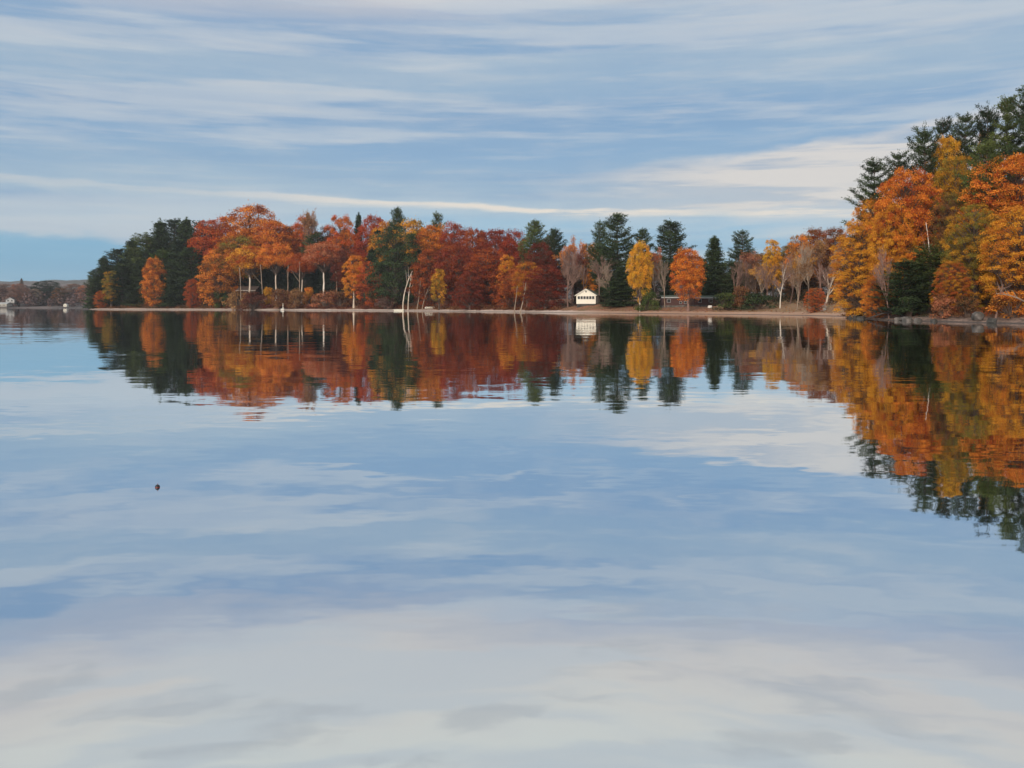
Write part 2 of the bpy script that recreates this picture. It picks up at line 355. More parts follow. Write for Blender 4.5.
def bare_meshes(seed, leafy=0.0, lean=0.0, levels=4, width=1.0):
    global rng
    rng = np.random.default_rng(seed); rnd = rng.random
    big = []; fine = []; tips = []
    def grow(p, d, L, r, lv):
        kk = 5; pts = [p]; dd = d.copy()
        for i in range(kk - 1):
            dd = unit(dd + rng.normal(size=3) * 0.13 + np.array([0, 0, 0.06 if lv else 0.02])); pts.append(pts[-1] + dd * L / (kk - 1))
        pts = np.array(pts); (big if lv <= 1 else fine).append((pts, np.linspace(r, r * 0.45, kk)))
        if lv == levels: tips.append((pts[-1])); tips.append(pts[2]); return
        nb = [9, 6, 6, 5, 0][lv]
        for b in range(nb):
            t = (0.35 if lv == 0 else 0.25) + (0.65 if lv == 0 else 0.7) * (b + rnd() * 0.8) / nb; i = min(kk - 2, int(t * (kk - 1)))
            f = t * (kk - 1) - i; q_ = pts[i] * (1 - f) + pts[i + 1] * f
            side = unit(np.cross(dd, rng.normal(size=3)))
            a_ = 0.42 + 0.3 * rnd()
            nd = unit(dd * math.cos(a_) + side * math.sin(a_) * width + np.array([0, 0, 0.1]))
            grow(q_, nd, L * (0.40 + 0.2 * rnd()) * (1.15 if lv == 0 else 1.12) * (1.15 - 0.45 * t), r * 0.48 * (1.1 - 0.5 * t) + 0.0035, lv + 1)
    grow(np.zeros(3), unit(np.array([lean, 0.0, 1.0])), 6.6, 0.17, 0)
    V, Fq = tubes(big, 5); V2, F2 = tubes(fine, 3)
    top = max(V[:, 2].max(), V2[:, 2].max()); s = 10 / top
    res = {'trunk': mesh_from('trunk_mesh', V * s, Fq, 4, M['bark'], smooth=True), 'twigs': mesh_from('twig_mesh', V2 * s, F2, 4, M['bark'])}
    if leafy > 0:
        tp = np.array(tips); kp = np.random.default_rng(seed).random(len(tp)) < leafy; tp = tp[kp]
        n = len(tp) * 4; P = np.repeat(tp, 4, 0) + rng.normal(size=(n, 3)) * 0.12; N = unit(rng.normal(size=(n, 3)) + [0, 0, 0.5])
        V, I = leaf_quads(P * s, N, np.full(n, 0.13)); res['leaves'] = mesh_from('leaf_mesh', V, I, 4, M['leaves'], {'clump': np.repeat(rng.random(len(tp)), 4), 'leaf': rng.random(n)})
    return res

def shrub_meshes(seed, dens=1.0, lsize=0.5, cone=False):
    global rng
    rng = np.random.default_rng(seed); rnd = rng.random
    C_ = []; segs = []
    for i in range(38):
        a = rnd() * 6.283; zz = 1.0 + 8.0 * rnd(); r = (4.6 * (math.sqrt(max(0.02, 1 - (zz / 10.2) ** 2))) if not cone else 4.6 * (1 - zz / 10.5)) * rnd() ** 0.5
        c = np.array([math.cos(a) * r, math.sin(a) * r, zz]); C_.append(c)
        a0 = np.array([c[0] * 0.12, c[1] * 0.12, 0]); mid = (a0 + c) / 2 + [0, 0, 1.0]
        t = np.linspace(0, 1, 5)[:, None]; segs.append(((1 - t) ** 2 * a0 + 2 * t * (1 - t) * mid + t ** 2 * c, np.linspace(0.12, 0.04, 5)))
    PV = []; NV = []; CA = []
    for c in C_:
        n = int(80 * dens); u = unit(rng.normal(size=(n, 3))); L = u * (1.7 * rnd(n) ** 0.4)[:, None]; L[:, 2] *= 0.7
        PV.append(c + L); NV.append(unit(u * 0.5 + rng.normal(size=(n, 3)) * 0.5 + [0, 0, 0.4])); CA.append(np.full(n, rnd()))
    P = np.concatenate(PV); N = np.concatenate(NV); CA = np.concatenate(CA); ok = P[:, 2] > 0.1; P, N, CA = P[ok], N[ok], CA[ok]
    V, I = leaf_quads(P, N, np.full(len(P), lsize))
    V2, F2 = tubes(segs, 4)
    return {'stems': mesh_from('stem_mesh', V2, F2, 4, M['bark']), 'foliage': mesh_from('foliage_mesh', V, I, 4, M['leaves'], {'clump': CA, 'leaf': rng.random(len(P))})}

PROTO = {
 'round': [tree_meshes('round', s, 0.95, nclump=200, crad=0.8) for s in (11, 12, 13)],
 'low':   [tree_meshes('low', s, 1.0, nclump=190, crad=0.76) for s in (21, 22, 23)],
 'high':  [tree_meshes('high', s, 1.1, nclump=120, crad=0.8) for s in (31, 32)],
 'oval':  [tree_meshes('oval', s, 1.0, nclump=130, crad=0.66) for s in (41, 42)],
 'nround': [tree_meshes('round', s, 1.1, 0.085, 480, 0.47) for s in (51, 52, 53)],
 'nlow':   [tree_meshes('low', s, 1.1, 0.085, 480, 0.47) for s in (61, 62, 63)],
 'pine':  [conifer_meshes('pine', s, 1.0, 0.2) for s in (71, 72, 73)],
 'pinelow': [conifer_meshes('pinelow', s, 1.0, 0.2) for s in (74, 75)],
 'npine': [conifer_meshes('npine', s, 2.2, 0.13) for s in (81, 82, 83)],
 'spruce': [conifer_meshes('spruce', s, 0.8, 0.22) for s in (91, 92, 93)],
 'bare':  [bare_meshes(s) for s in (101, 102, 103)],
 'sparse': [bare_meshes(s, 0.5) for s in (111, 112)],
 'lean':  [bare_meshes(121, 0.0, 0.45)],
 'shrub': [shrub_meshes(s) for s in (131, 132)],
 'cone':  [shrub_meshes(141, 1.3, 0.45, True)],
}
# real extents of every prototype, so that a tree can be given its true height and spread
def ext(ms):
    zs = []; xs = []
    for m_ in ms.values():
        a = np.empty(len(m_.vertices) * 3, np.float32); m_.vertices.foreach_get('co', a); a = a.reshape(-1, 3)
        zs.append(np.percentile(a[:, 2], 99.75)); xs.append(np.percentile(np.hypot(a[:, 0], a[:, 1]), 98.5))
    return max(zs), max(xs)
EXT = {k_: [ext(m_) for m_ in v] for k_, v in PROTO.items()}

# ------------------------------------------------------------------ terrain
def shp(px, Y): x, y, z = at(px, 310, Y); return (x, y)
SHORE = [shp(88, 362), shp(120, 352), shp(160, 343), shp(200, 330), shp(250, 312), shp(300, 291), shp(360, 271), shp(420, 250), shp(480, 224), shp(530, 201),
         shp(565, 186), shp(600, 176), shp(650, 165), shp(700, 155), shp(750, 145), shp(800, 133), shp(845, 121), shp(852, 112), shp(853, 103), shp(868, 93), shp(905, 85),
         shp(960, 77), shp(1024, 70), (44, 55), (54, 40), (75, 24), (130, 8), (420, 5), (420, 560), (60, 540), (-30, 500), (-110, 455), (-168, 410), (-176, 378)]
SH = np.array(SHORE)
def sdist(x, y):
    x = np.atleast_1d(np.asarray(x, float)); y = np.atleast_1d(np.asarray(y, float))
    dmin = np.full(x.shape, 1e9); inside = np.zeros(x.shape, bool); n = len(SH)
    for i in range(n):
        a, b = SH[i], SH[(i + 1) % n]; e = b - a
        t = np.clip(((x - a[0]) * e[0] + (y - a[1]) * e[1]) / (e @ e), 0, 1)
        dmin = np.minimum(dmin, np.hypot(x - a[0] - t * e[0], y - a[1] - t * e[1]))
        c = ((a[1] > y) != (b[1] > y)) & (x < (b[0] - a[0]) * (y - a[1]) / (b[1] - a[1] + 1e-12) + a[0]); inside ^= c
    return np.where(inside, dmin, -dmin)
def sst(x, a, b): t = np.clip((x - a) / (b - a), 0, 1); return t * t * (3 - 2 * t)
def hz_(x, y):
    x = np.atleast_1d(np.asarray(x, float)); y = np.atleast_1d(np.asarray(y, float))
    wig = 0.5 * np.sin(x * 0.31 + y * 0.17) + 0.35 * np.sin(x * 0.83 - y * 0.42 + 1) + 0.25 * np.sin(x * 1.7 + y * 1.3)
    d = sdist(x, y) + wig * 0.7
    z = np.where(d < 0, np.maximum(d * 0.3, -1.6), np.minimum(d, 3.5) * 0.13)
    z = z + np.clip(d - 3.5, 0, 20) * 0.075 + np.clip(d - 23.5, 0, 200) * 0.02
    z = z + 6.0 * np.exp(-((x + 85) / 62) ** 2 - ((y - 345) / 42) ** 2) * sst(d, 4, 26)
    z = z + 9.0 * np.exp(-((x - 78) / 36) ** 2 - ((y - 112) / 42) ** 2) * sst(d, 4, 32)
    z = z + 1.0 * np.exp(-((x - 16.5) / 9) ** 2 - ((y - 194) / 7) ** 2) * sst(d, 2, 9)
    z = z + np.where(d > 2, 0.12 * np.sin(x * 0.9 + 2) * np.sin(y * 0.7), 0)
    return z
def H(x, y): return float(hz_(x, y)[0])
def tag(o, label=None, cat=None, group=None, kind=None):
    if label: o['label'] = label
    if cat: o['category'] = cat
    if group: o['group'] = group
    if kind: o['kind'] = kind
    return o
def grid_mesh(name, x0, x1, y0, y1, nx, ny, fn, material):
    X, Y = np.meshgrid(np.linspace(x0, x1, nx), np.linspace(y0, y1, ny)); Z = fn(X.ravel(), Y.ravel())
    V = np.stack([X.ravel(), Y.ravel(), Z], 1)
    i = np.arange(ny - 1)[:, None] * nx + np.arange(nx - 1)[None, :]
    Fq = np.stack([i, i + 1, i + nx + 1, i + nx], -1).reshape(-1, 4)
    return mesh_from(name, V, Fq, 4, material, smooth=True)
m, t, o = mat('woodland_ground')
p = t.new('ShaderNodeBsdfPrincipled'); geo = t.new('ShaderNodeNewGeometry'); gx, gy, gz = t.sep(geo.outputs['Position'])
n1 = t.noise(geo.outputs['Position'], 0.35, 5, 0.6); n2 = t.noise(geo.outputs['Position'], 2.5, 5, 0.65)
litter = t.mix(t.smooth(n2, 0.35, 0.65), (0.15, 0.06, 0.03), (0.36, 0.16, 0.085))
litter = t.mix(t.m('MULTIPLY', t.smooth(n1, 0.5, 0.62), 0.6), litter, (0.16, 0.12, 0.045))
sand = t.mix(t.smooth(n2, 0.3, 0.7), (0.46, 0.36, 0.31), (0.70, 0.57, 0.50)); sand = t.mix(t.m('MULTIPLY', t.smooth(gx, 8.0, 20.0), 0.75), sand, (0.38, 0.19, 0.10))
right_ = t.smooth(gy, 108.0, 96.0)
sand = t.mix(right_, sand, t.mix(t.smooth(n2, 0.4, 0.6), (0.1, 0.07, 0.055), (0.3, 0.2, 0.16)))
litter = t.mix(t.m('MULTIPLY', right_, 0.5), litter, (0.1, 0.06, 0.035))
# trodden tan ground by the cove beach
litter = t.mix(t.m('MULTIPLY', t.m('MULTIPLY', t.smooth(gx, 33.0, 41.0), t.smooth(gy, 108.0, 116.0)), 0.6), litter, (0.3, 0.2, 0.11))
zz_ = t.m('ADD', gz, t.m('MULTIPLY', t.m('SUBTRACT', n1, 0.5), 0.5))
c = t.mix(t.smooth(zz_, 0.36, 0.52), sand, litter); c = t.mix(t.smooth(gz, 0.1, 0.02), c, (0.07, 0.055, 0.05))
t.put(p.inputs['Base Color'], c); p.inputs['Roughness'].default_value = 0.95
b = t.new('ShaderNodeBump'); b.inputs['Distance'].default_value = 0.15; t.l.new(n2, b.inputs['Height']); t.l.new(b.outputs[0], p.inputs['Normal'])
t.l.new(p.outputs[0], o.inputs[0]); M['ground'] = m
g = D.objects.new('ground', grid_mesh('ground_mesh', -190, 420, 4, 560, 400, 370, hz_, M['ground'])); COL.objects.link(g); tag(g, kind='structure')

# far shore and hills
def far_z(x, y):
    sh = 610 + 14 * np.sin(x * 0.011) + 6 * np.sin(x * 0.043)
    d = y - sh
    z = np.where(d < 0, np.maximum(d * 0.1, -1.5), np.minimum(d * 0.05, 3))
    ridge = 58 * np.exp(-((y - 1900) / 520) ** 2) * (1 + 0.16 * np.sin(x * 0.0031 + 0.8) + 0.08 * np.sin(x * 0.009 + 2))
    ridge2 = 22 * np.exp(-((y - 1050) / 190) ** 2) * (0.75 + 0.35 * np.sin(x * 0.0078 + 3.6))
    canopy = 1.6 * np.sin(x * 0.13 + y * 0.03) * np.sin(y * 0.021 + x * 0.05) + 1.2 * np.sin(x * 0.31 + 1.1 * np.sin(y * 0.02))
    return z + np.where(d > 60, ridge + ridge2 + canopy * sst(d, 60, 300), 0)
m, t, o = mat('far_wooded_hill'); p = t.new('ShaderNodeBsdfPrincipled'); geo = t.new('ShaderNodeNewGeometry')
mp = t.new('ShaderNodeMapping'); t.l.new(geo.outputs['Position'], mp.inputs[0]); mp.inputs['Scale'].default_value = (1, 0.35, 1.6)
n1 = t.noise(mp.outputs[0], 0.035, 6, 0.7); n2 = t.noise(mp.outputs[0], 0.012, 3, 0.5)
c = t.mix(t.smooth(n1, 0.4, 0.6), (0.085, 0.07, 0.07), (0.15, 0.115, 0.11)); c = t.mix(t.m('MULTIPLY', t.smooth(n2, 0.52, 0.62), 0.6), c, (0.04, 0.05, 0.035))
t.put(p.inputs['Base Color'], c); p.inputs['Roughness'].default_value = 1.0; t.l.new(p.outputs[0], o.inputs[0])
g = D.objects.new('hills', grid_mesh('hills_mesh', -2300, 2300, 560, 2450, 420, 150, far_z, m)); COL.objects.link(g); tag(g, kind='structure')

# ------------------------------------------------------------------ water
m, t, o = mat('lake_water')
geo = t.new('ShaderNodeNewGeometry'); pos = geo.outputs['Position']
mpb = t.new('ShaderNodeMapping'); t.l.new(pos, mpb.inputs[0]); mpb.inputs['Scale'].default_value = (0.45, 1.0, 1.0)
patch = t.smooth(t.noise(mpb.outputs[0], 0.16, 3, 0.55, 0.6), 0.42, 0.66)
mpc = t.new('ShaderNodeMapping'); t.l.new(pos, mpc.inputs[0]); mpc.inputs['Scale'].default_value = (0.55, 1.25, 1.0)
a_ = t.noise(mpc.outputs[0], 1.6, 3, 0.55, 0.0, 'Color'); b_ = t.noise(pos, 0.22, 2, 0.5, 0.0, 'Color'); c_ = t.noise(mpc.outputs[0], 6.0, 2, 0.5, 0.0, 'Color')
def cen(col, amp):
    n = t.new('ShaderNodeVectorMath', operation='SUBTRACT'); t.l.new(col, n.inputs[0]); n.inputs[1].default_value = (0.5, 0.5, 0.5)
    s = t.new('ShaderNodeVectorMath', operation='SCALE'); t.l.new(n.outputs[0], s.inputs[0]); t.put(s.inputs['Scale'], amp); return s.outputs[0]
add = lambda x, y: (lambda n: (t.l.new(x, n.inputs[0]), t.l.new(y, n.inputs[1]), n.outputs[0])[2])(t.new('ShaderNodeVectorMath', operation='ADD'))
mpd = t.new('ShaderNodeMapping'); t.l.new(pos, mpd.inputs[0]); mpd.inputs['Scale'].default_value = (0.10, 1.0, 1.0); mpd.inputs['Rotation'].default_value = (0, 0, 0.12)
d_ = t.noise(mpd.outputs[0], 1.1, 3, 0.5, 0.0, 'Color')
slope = add(cen(d_, t.m('ADD', 0.005, t.m('MULTIPLY', patch, 0.015))), add(add(cen(a_, t.m('ADD', 0.010, t.m('MULTIPLY', patch, 0.024))), cen(b_, 0.009)), cen(c_, t.m('ADD', 0.008, t.m('MULTIPLY', patch, 0.012)))))
sx, sy, sz = t.sep(slope)
nn = t.new('ShaderNodeVectorMath', operation='NORMALIZE'); t.l.new(t.comb(sx, sy, 1.0), nn.inputs[0])
gl = t.new('ShaderNodeBsdfPrincipled'); gl.inputs['Metallic'].default_value = 1.0
gl.inputs['Base Color'].default_value = (0.67, 0.735, 0.79, 1); gl.inputs['Roughness'].default_value = 0.022
t.l.new(nn.outputs[0], gl.inputs['Normal']); t.l.new(gl.outputs[0], o.inputs[0]); M['water'] = m
wv = np.array([(-2400, -300, 0), (2400, -300, 0), (2400, 2480, 0), (-2400, 2480, 0)], float)
g = D.objects.new('water', mesh_from('water_mesh', wv, [0, 1, 2, 3], 4, m)); COL.objects.link(g); tag(g, kind='structure')

# ------------------------------------------------------------------ palette (albedo)
def alb(r, g, b, k_=1.0): return tuple(min(0.85, c * k_) for c in lin(r, g, b))
P_ = {
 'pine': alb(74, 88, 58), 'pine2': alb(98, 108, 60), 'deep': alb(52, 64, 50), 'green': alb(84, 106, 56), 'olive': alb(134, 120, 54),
 'orange': alb(224, 134, 46), 'ored': alb(202, 94, 42), 'rust': alb(170, 84, 42), 'red': alb(168, 68, 42), 'crim': alb(138, 60, 44), 'wine': alb(108, 56, 46),
 'gold': alb(222, 156, 44), 'yellow': alb(240, 186, 52), 'brown': alb(132, 90, 60), 'pink': alb(186, 118, 84), 'tan': alb(172, 130, 84),
 'gray': alb(154, 136, 120), 'mauve': alb(136, 108, 98), 'bark': alb(92, 76, 68), 'pale': alb(206, 192, 176), 'white': alb(225, 216, 204), 'dark': alb(60, 50, 46)}
GROUP = {}
KIND = {'nhigh': ('maple_tree', 'tree'), 'round': ('maple_tree', 'tree'), 'low': ('maple_tree', 'tree'), 'high': ('maple_tree', 'tree'), 'oval': ('maple_tree', 'tree'), 'nround': ('maple_tree', 'tree'), 'nlow': ('maple_tree', 'tree'),
        'pine': ('pine_tree', 'tree'), 'pinelow': ('pine_tree', 'tree'), 'npine': ('pine_tree', 'tree'), 'spruce': ('hemlock_tree', 'tree'),
        'bare': ('bare_tree', 'tree'), 'sparse': ('bare_tree', 'tree'), 'lean': ('bare_tree', 'tree'), 'shrub': ('shrub', 'shrub'), 'cone': ('shrub', 'shrub')}
cnt = {}
def plant(kind, px, top, Y, w, c1, c2, label, group=None, bark='bark', base=None):
    vs = PROTO[kind]; i = cnt.get(kind, 0); cnt[kind] = i + 1; v = i % len(vs)
    x, y, zt = at(px, top, Y); zb = H(x, y) if base is None else base
    eh, er = EXT[kind][v]; hh = zt - zb + 0.1
    ww = w / F * Y
    nm, cat = KIND[kind]
    e = D.objects.new(nm, None); COL.objects.link(e); e.empty_display_size = 0.5
    e.location = (x, y, zb - 0.1); e.scale = (ww / (2 * er), ww / (2 * er), hh / eh)
    e.rotation_euler = (0, 0, (i * 2.399) % 6.283 if kind != 'lean' else 0)
    tag(e, label, cat, group)
    for part, me in vs[v].items():
        ob = D.objects.new(part, me); COL.objects.link(ob); ob.parent = e
        if part == 'limbs': ob.color = (*P_['bark'], 1)
        elif part in ('trunk', 'stems', 'twigs'):
            ob.color = (*P_['mauve' if (part == 'twigs' and bark in ('white', 'pale')) else bark], 1)
        else:
            ob.color = (*P_[c1], 1); ob['tint2'] = [float(c_) for c_ in P_[c2]] + [1.0]
    return e

G1 = 'dark evergreens on the tip of the peninsula'; G2 = 'autumn trees along the peninsula'; G3 = 'evergreens rising above the autumn trees'
G4 = 'trees around the cove'; G5 = 'autumn trees on the near right shore'; G6 = 'tall pines on the near right shore'; G7 = 'leafless trees around the cove'; G8 = 'shoreline shrubs'
TREES = [
# --- tip of the peninsula
('pinelow', 93, 270, 372, 18, 'deep', 'pine', 'thin dark evergreen standing outermost on the left tip of the peninsula', G1),
('spruce', 103, 258, 374, 37, 'deep', 'pine', 'dark evergreen second in from the peninsula tip', G1),
('pinelow', 117, 249, 376, 43, 'pine', 'deep', 'dark evergreen rising behind the small gold tree at the tip', G1),
('spruce', 131, 241, 375, 46, 'deep', 'pine', 'pointed evergreen left of and behind the orange tree in the evergreens', G1),
('pinelow', 146, 234, 372, 49, 'pine', 'pine2', 'evergreen whose top stands straight above the orange tree among the evergreens', G1),
('spruce', 160, 223, 372, 49, 'deep', 'pine', 'dark evergreen with a peaked top right above the light green pine', G1),
('pinelow', 173, 220, 370, 49, 'pine', 'deep', 'one of the tallest evergreens, left of the three at the evergreen ridge top', G1),
('spruce', 187, 220, 366, 46, 'deep', 'pine', 'tallest evergreen in the middle of the ridge before the maples begin', G1),
('pinelow', 200, 222, 362, 43, 'pine', 'deep', 'last dark evergreen where the maples begin on its right', G1),
('pinelow', 122, 266, 364, 40, 'pine', 'deep', 'shorter evergreen in front between the gold and the orange tree', G1),
('spruce', 138, 260, 364, 34, 'deep', 'pine', 'shorter dark evergreen touching the left side of the orange tree', G1),
('pinelow', 163, 249, 366, 37, 'pine2', 'green', 'lighter green pine just right of the orange tree among evergreens', G1),
('spruce', 178, 241, 356, 46, 'pine', 'deep', 'broad evergreen in front of the ridge, above the small red tree', G1),
('pinelow', 192, 248, 352, 46, 'deep', 'pine', 'dark evergreen directly above and behind the small red-orange tree', G1),
('spruce', 173, 279, 352, 31, 'deep', 'pine', 'low dark evergreen between the orange tree and the red-orange one', G1),
('oval', 111, 271, 361, 18, 'gold', 'olive', 'small gold-leaved tree near the tip of the peninsula', G2),
('low', 101, 291, 365, 14, 'orange', 'rust', 'low orange tree at the waterline on the peninsula tip', G2),
('low', 154, 258, 352, 28, 'rust', 'orange', 'orange and gold tree standing alone among dark evergreens', G2),
('low', 193, 279, 340, 18, 'ored', 'rust', 'small red-orange tree at the water below the last evergreens', G2),
('oval', 211, 279, 336, 16, 'wine', 'brown', 'small thin wine-red tree right of the red-orange waterside tree', G2),
('shrub', 222, 288, 333, 22, 'deep', 'green', 'dark green bush where the brown brushy bank starts', G8),
# --- big maples
('round', 216, 219, 360, 52, 'red', 'ored', 'red maple beside the evergreens at the left end of the maples', G2),
('round', 252, 206, 362, 72, 'rust', 'orange', 'highest domed rust-orange maple on the peninsula skyline', G2),
('round', 272, 221, 346, 44, 'ored', 'orange', 'bright orange-red maple just right below the highest dome', G2),
('round', 288, 226, 352, 44, 'brown', 'rust', 'brownish red maple on the right shoulder of the highest dome', G2),
('round', 238, 236, 340, 54, 'orange', 'olive', 'orange and olive maple in front of and below the highest dome', G2),
('low', 220, 249, 335, 46, 'brown', 'orange', 'brown-orange maple hanging low beside the evergreens left of the cabin', G2),
('high', 250, 246, 322, 48, 'ored', 'gold', 'orange flat-topped maple with a bare trunk over the porch cabin', G2, 'pale'),
('high', 276, 243, 318, 38, 'ored', 'orange', 'orange flat-crowned maple with a pale trunk right of the porch cabin', G2, 'pale'),
('high', 302, 253, 312, 32, 'ored', 'rust', 'smallest flat-crowned orange maple with two bare trunks beneath', G2, 'pale'),
('high', 324, 242, 306, 44, 'ored', 'pink', 'coral-orange umbrella maple with the whitest trunk left of the green-roofed cabin', G2, 'white'),
('round', 305, 217, 352, 32, 'orange', 'ored', 'orange maple top under the leafless pink crown', G2),
('sparse', 314, 210, 346, 30, 'pink', 'tan', 'nearly bare pinkish tree on the peninsula skyline', G2, 'mauve'),
('pinelow', 315, 233, 336, 36, 'green', 'pine', 'green pine glowing between the coral maple and the bare pink tree', G3),
('round', 328, 226, 340, 30, 'brown', 'wine', 'dull brown maple between the green pine and the tall orange maple', G2),
('low', 342, 216, 332, 38, 'orange', 'ored', 'tall orange maple above the green-roofed cabin', G2),
('spruce', 358, 215, 334, 20, 'deep', 'pine', 'narrow dark evergreen between two orange maples behind the cabin', G3),
('round', 373, 216, 328, 40, 'ored', 'red', 'red-orange maple right of the narrow dark evergreen', G2),
('round', 388, 222, 322, 40, 'orange', 'gold', 'orange-gold maple partly behind the great dark green tree', G2),
('round', 345, 250, 304, 30, 'rust', 'wine', 'dull rust maple just right of the coral umbrella maple', G2),
('oval', 354, 256, 284, 24, 'gold', 'orange', 'slim gold tree with a pale trunk by the water below the cabin', G2, 'pale'),
('low', 370, 262, 280, 30, 'crim', 'ored', 'low crimson tree at the water beside the slim gold tree', G2),
('pine', 397, 208, 318, 24, 'deep', 'pine', 'dark pine tip poking above the maples over the great green tree', G3),
('pine', 436, 213, 305, 24, 'deep', 'pine2', 'green pine tip poking up right of the olive maple', G3),
('low', 396, 226, 272, 62, 'deep', 'pine', 'great dark green tree reaching the water in the middle of the maples', G2),
('round', 412, 220, 298, 50, 'olive', 'gold', 'olive-gold maple behind the great dark green tree', G2),
('round', 432, 226, 290, 46, 'rust', 'orange', 'rust-orange maple right of the olive-gold crown', G2),
('round', 454, 223, 286, 34, 'rust', 'red', 'rust maple making a small bump on the skyline past the second pine tip', G2),
('round', 472, 229, 280, 44, 'red', 'rust', 'red maple left of the flat crimson skyline', G2),
('round', 495, 230, 270, 46, 'red', 'crim', 'red maple in the middle of the flat red skyline', G2),
('round', 515, 231, 262, 38, 'crim', 'red', 'crimson maple last on the skyline before the two green pines', G2),
('low', 430, 250, 258, 46, 'wine', 'rust', 'wine-red tree hanging over the pale slanting trunks', G2),
('low', 456, 246, 252, 52, 'rust', 'crim', 'broad rust-red tree reaching the water past the slanting trunks', G2),
('low', 488, 249, 240, 52, 'crim', 'rust', 'broad crimson tree reaching the water under the red skyline', G2),
('oval', 439, 269, 246, 18, 'olive', 'gold', 'small olive tree in front of the broad rust-red one', G2),
('low', 470, 272, 234, 34, 'wine', 'crim', 'low wine-red tree at the water between the rust and crimson ones', G2),
('oval', 507, 255, 228, 20, 'gold', 'orange', 'small gold tree in front of the crimson maples', G2),
('low', 513, 270, 222, 40, 'wine', 'rust', 'wine and rust tree at the water below the small gold one', G2),
('pine', 535, 221, 232, 36, 'pine', 'pine2', 'green pine, left of the two before the boathouse woods', G3),
('pine', 554, 229, 226, 30, 'pine', 'deep', 'green pine, right of the two before the boathouse woods', G3),
('round', 541, 243, 216, 36, 'crim', 'wine', 'crimson maple below the two green pines', G2),
('round', 527, 262, 212, 36, 'gold', 'rust', 'maple with gold layers over the last crimson tree', G2),
('low', 545, 265, 205, 46, 'wine', 'crim', 'deep red tree drooping to the water left of the boathouse', G2),
# --- cove
('sparse', 572, 236, 214, 40, 'pink', 'orange', 'half-bare pink and orange tree behind the boathouse', G4, 'mauve'),
('bare', 568, 250, 203, 38, 'brown', 'brown', 'leafless brown tree left of the boathouse', G7, 'mauve'),
('sparse', 585, 252, 206, 34, 'wine', 'crim', 'thin wine-red tree directly behind the boathouse roof', G4, 'mauve'),
('round', 592, 244, 216, 26, 'orange', 'gold', 'small orange crown showing left of the tall pine pair', G4),
('oval', 597, 262, 207, 20, 'gold', 'orange', 'small golden crown deep between the boathouse and the pines', G4),
('pine', 600, 222, 206, 28, 'deep', 'pine', 'narrower left one of the tall pine pair right of the boathouse', G4),
('pinelow', 618, 214, 198, 46, 'deep', 'pine', 'tallest pine of the cove, right one of the tall pair', G4),
('bare', 611, 262, 190, 34, 'gray', 'gray', 'grey leafless tree standing before the tall pine pair', G7, 'gray'),
('spruce', 620, 268, 188, 40, 'deep', 'pine', 'dark low evergreen skirt at the foot of the tallest pine', G4),
('pine', 643, 229, 196, 28, 'deep', 'pine', 'pine whose tip shows over the yellow maple', G4),
('round', 640, 242, 172, 27, 'yellow', 'gold', 'bright yellow maple with slim pale trunk near the water', G4, 'pale'),
('cone', 648, 287, 172, 26, 'green', 'pine2', 'green cone-shaped bush right of the yellow maple trunk', G8),
('sparse', 656, 248, 178, 28, 'pink', 'ored', 'thin pink-orange tree right of the yellow maple', G4, 'gray'),
('pine', 670, 221, 194, 46, 'deep', 'pine', 'umbrella-topped pine standing clear against the sky', G4),
('bare', 665, 258, 176, 26, 'gray', 'gray', 'grey leafless tree between the pink one and the round orange maple', G7, 'gray'),
('spruce', 668, 262, 184, 30, 'deep', 'pine', 'dark evergreen low behind the left half of the red cabin', G4),
('round', 688, 249, 162, 36, 'ored', 'orange', 'round orange maple with a single trunk at the cove beach', G4, 'mauve'),
('spruce', 716, 238, 178, 38, 'deep', 'pine', 'dense green evergreen right of the round orange maple', G4),
('spruce', 704, 262, 185, 28, 'deep', 'pine', 'low dark evergreen behind the right half of the red cabin', G4),
('pine', 743, 231, 190, 34, 'deep', 'pine', 'small umbrella-topped pine right of the dense evergreen', G4),
('sparse', 745, 251, 168, 38, 'wine', 'pink', 'leafless mauve tree with a few red leaves below the small umbrella pine', G7, 'mauve'),
('bare', 733, 258, 166, 32, 'mauve', 'mauve', 'leafless tree against the right edge of the dense evergreen', G7, 'mauve'),
('spruce', 735, 262, 176, 34, 'deep', 'pine', 'dark evergreen hidden behind the leafless mauve trees', G4),
('shrub', 726, 293, 158, 34, 'deep', 'pine2', 'dark green bush by the right end of the red cabin', G8),
('shrub', 758, 292, 153, 36, 'deep', 'pine', 'second dark green bush on the cove bank past the first', G8),
('shrub', 742, 286, 156, 22, 'wine', 'brown', 'reddish brown bush between the two dark green bushes', G8),
('oval', 773, 240, 176, 20, 'yellow', 'gold', 'yellow-topped maple left of the rounded rusty crowns', G4),
('round', 789, 245, 178, 30, 'brown', 'olive', 'brownish maple just right of the yellow-topped one', G4),
('sparse', 763, 264, 162, 30, 'tan', 'gold', 'sparse tree with a few gold leaves in the cove', G7, 'gray'),
('bare', 780, 258, 150, 36, 'gray', 'gray', 'leafless grey tree with a white trunk near the cove water', G7, 'white'),
('round', 801, 235, 172, 34, 'tan', 'orange', 'orange-gold maple behind the tallest leafless trees', G4),
('round', 816, 229, 176, 38, 'rust', 'brown', 'rounded rust maple on the skyline, left of the reddest one', G4),
('round', 834, 228, 166, 38, 'rust', 'brown', 'red-orange maple just behind the near shore trees', G4),
('bare', 808, 244, 150, 44, 'gray', 'gray', 'tallest leafless grey tree in front of the rust maples', G7, 'gray'),
('bare', 790, 252, 156, 34, 'gray', 'gray', 'leafless grey tree just right of the white-trunked one', G7, 'mauve'),
('bare', 828, 250, 147, 38, 'gray', 'gray', 'leafless mauve-grey tree behind the leaning pale trunk', G7, 'mauve'),
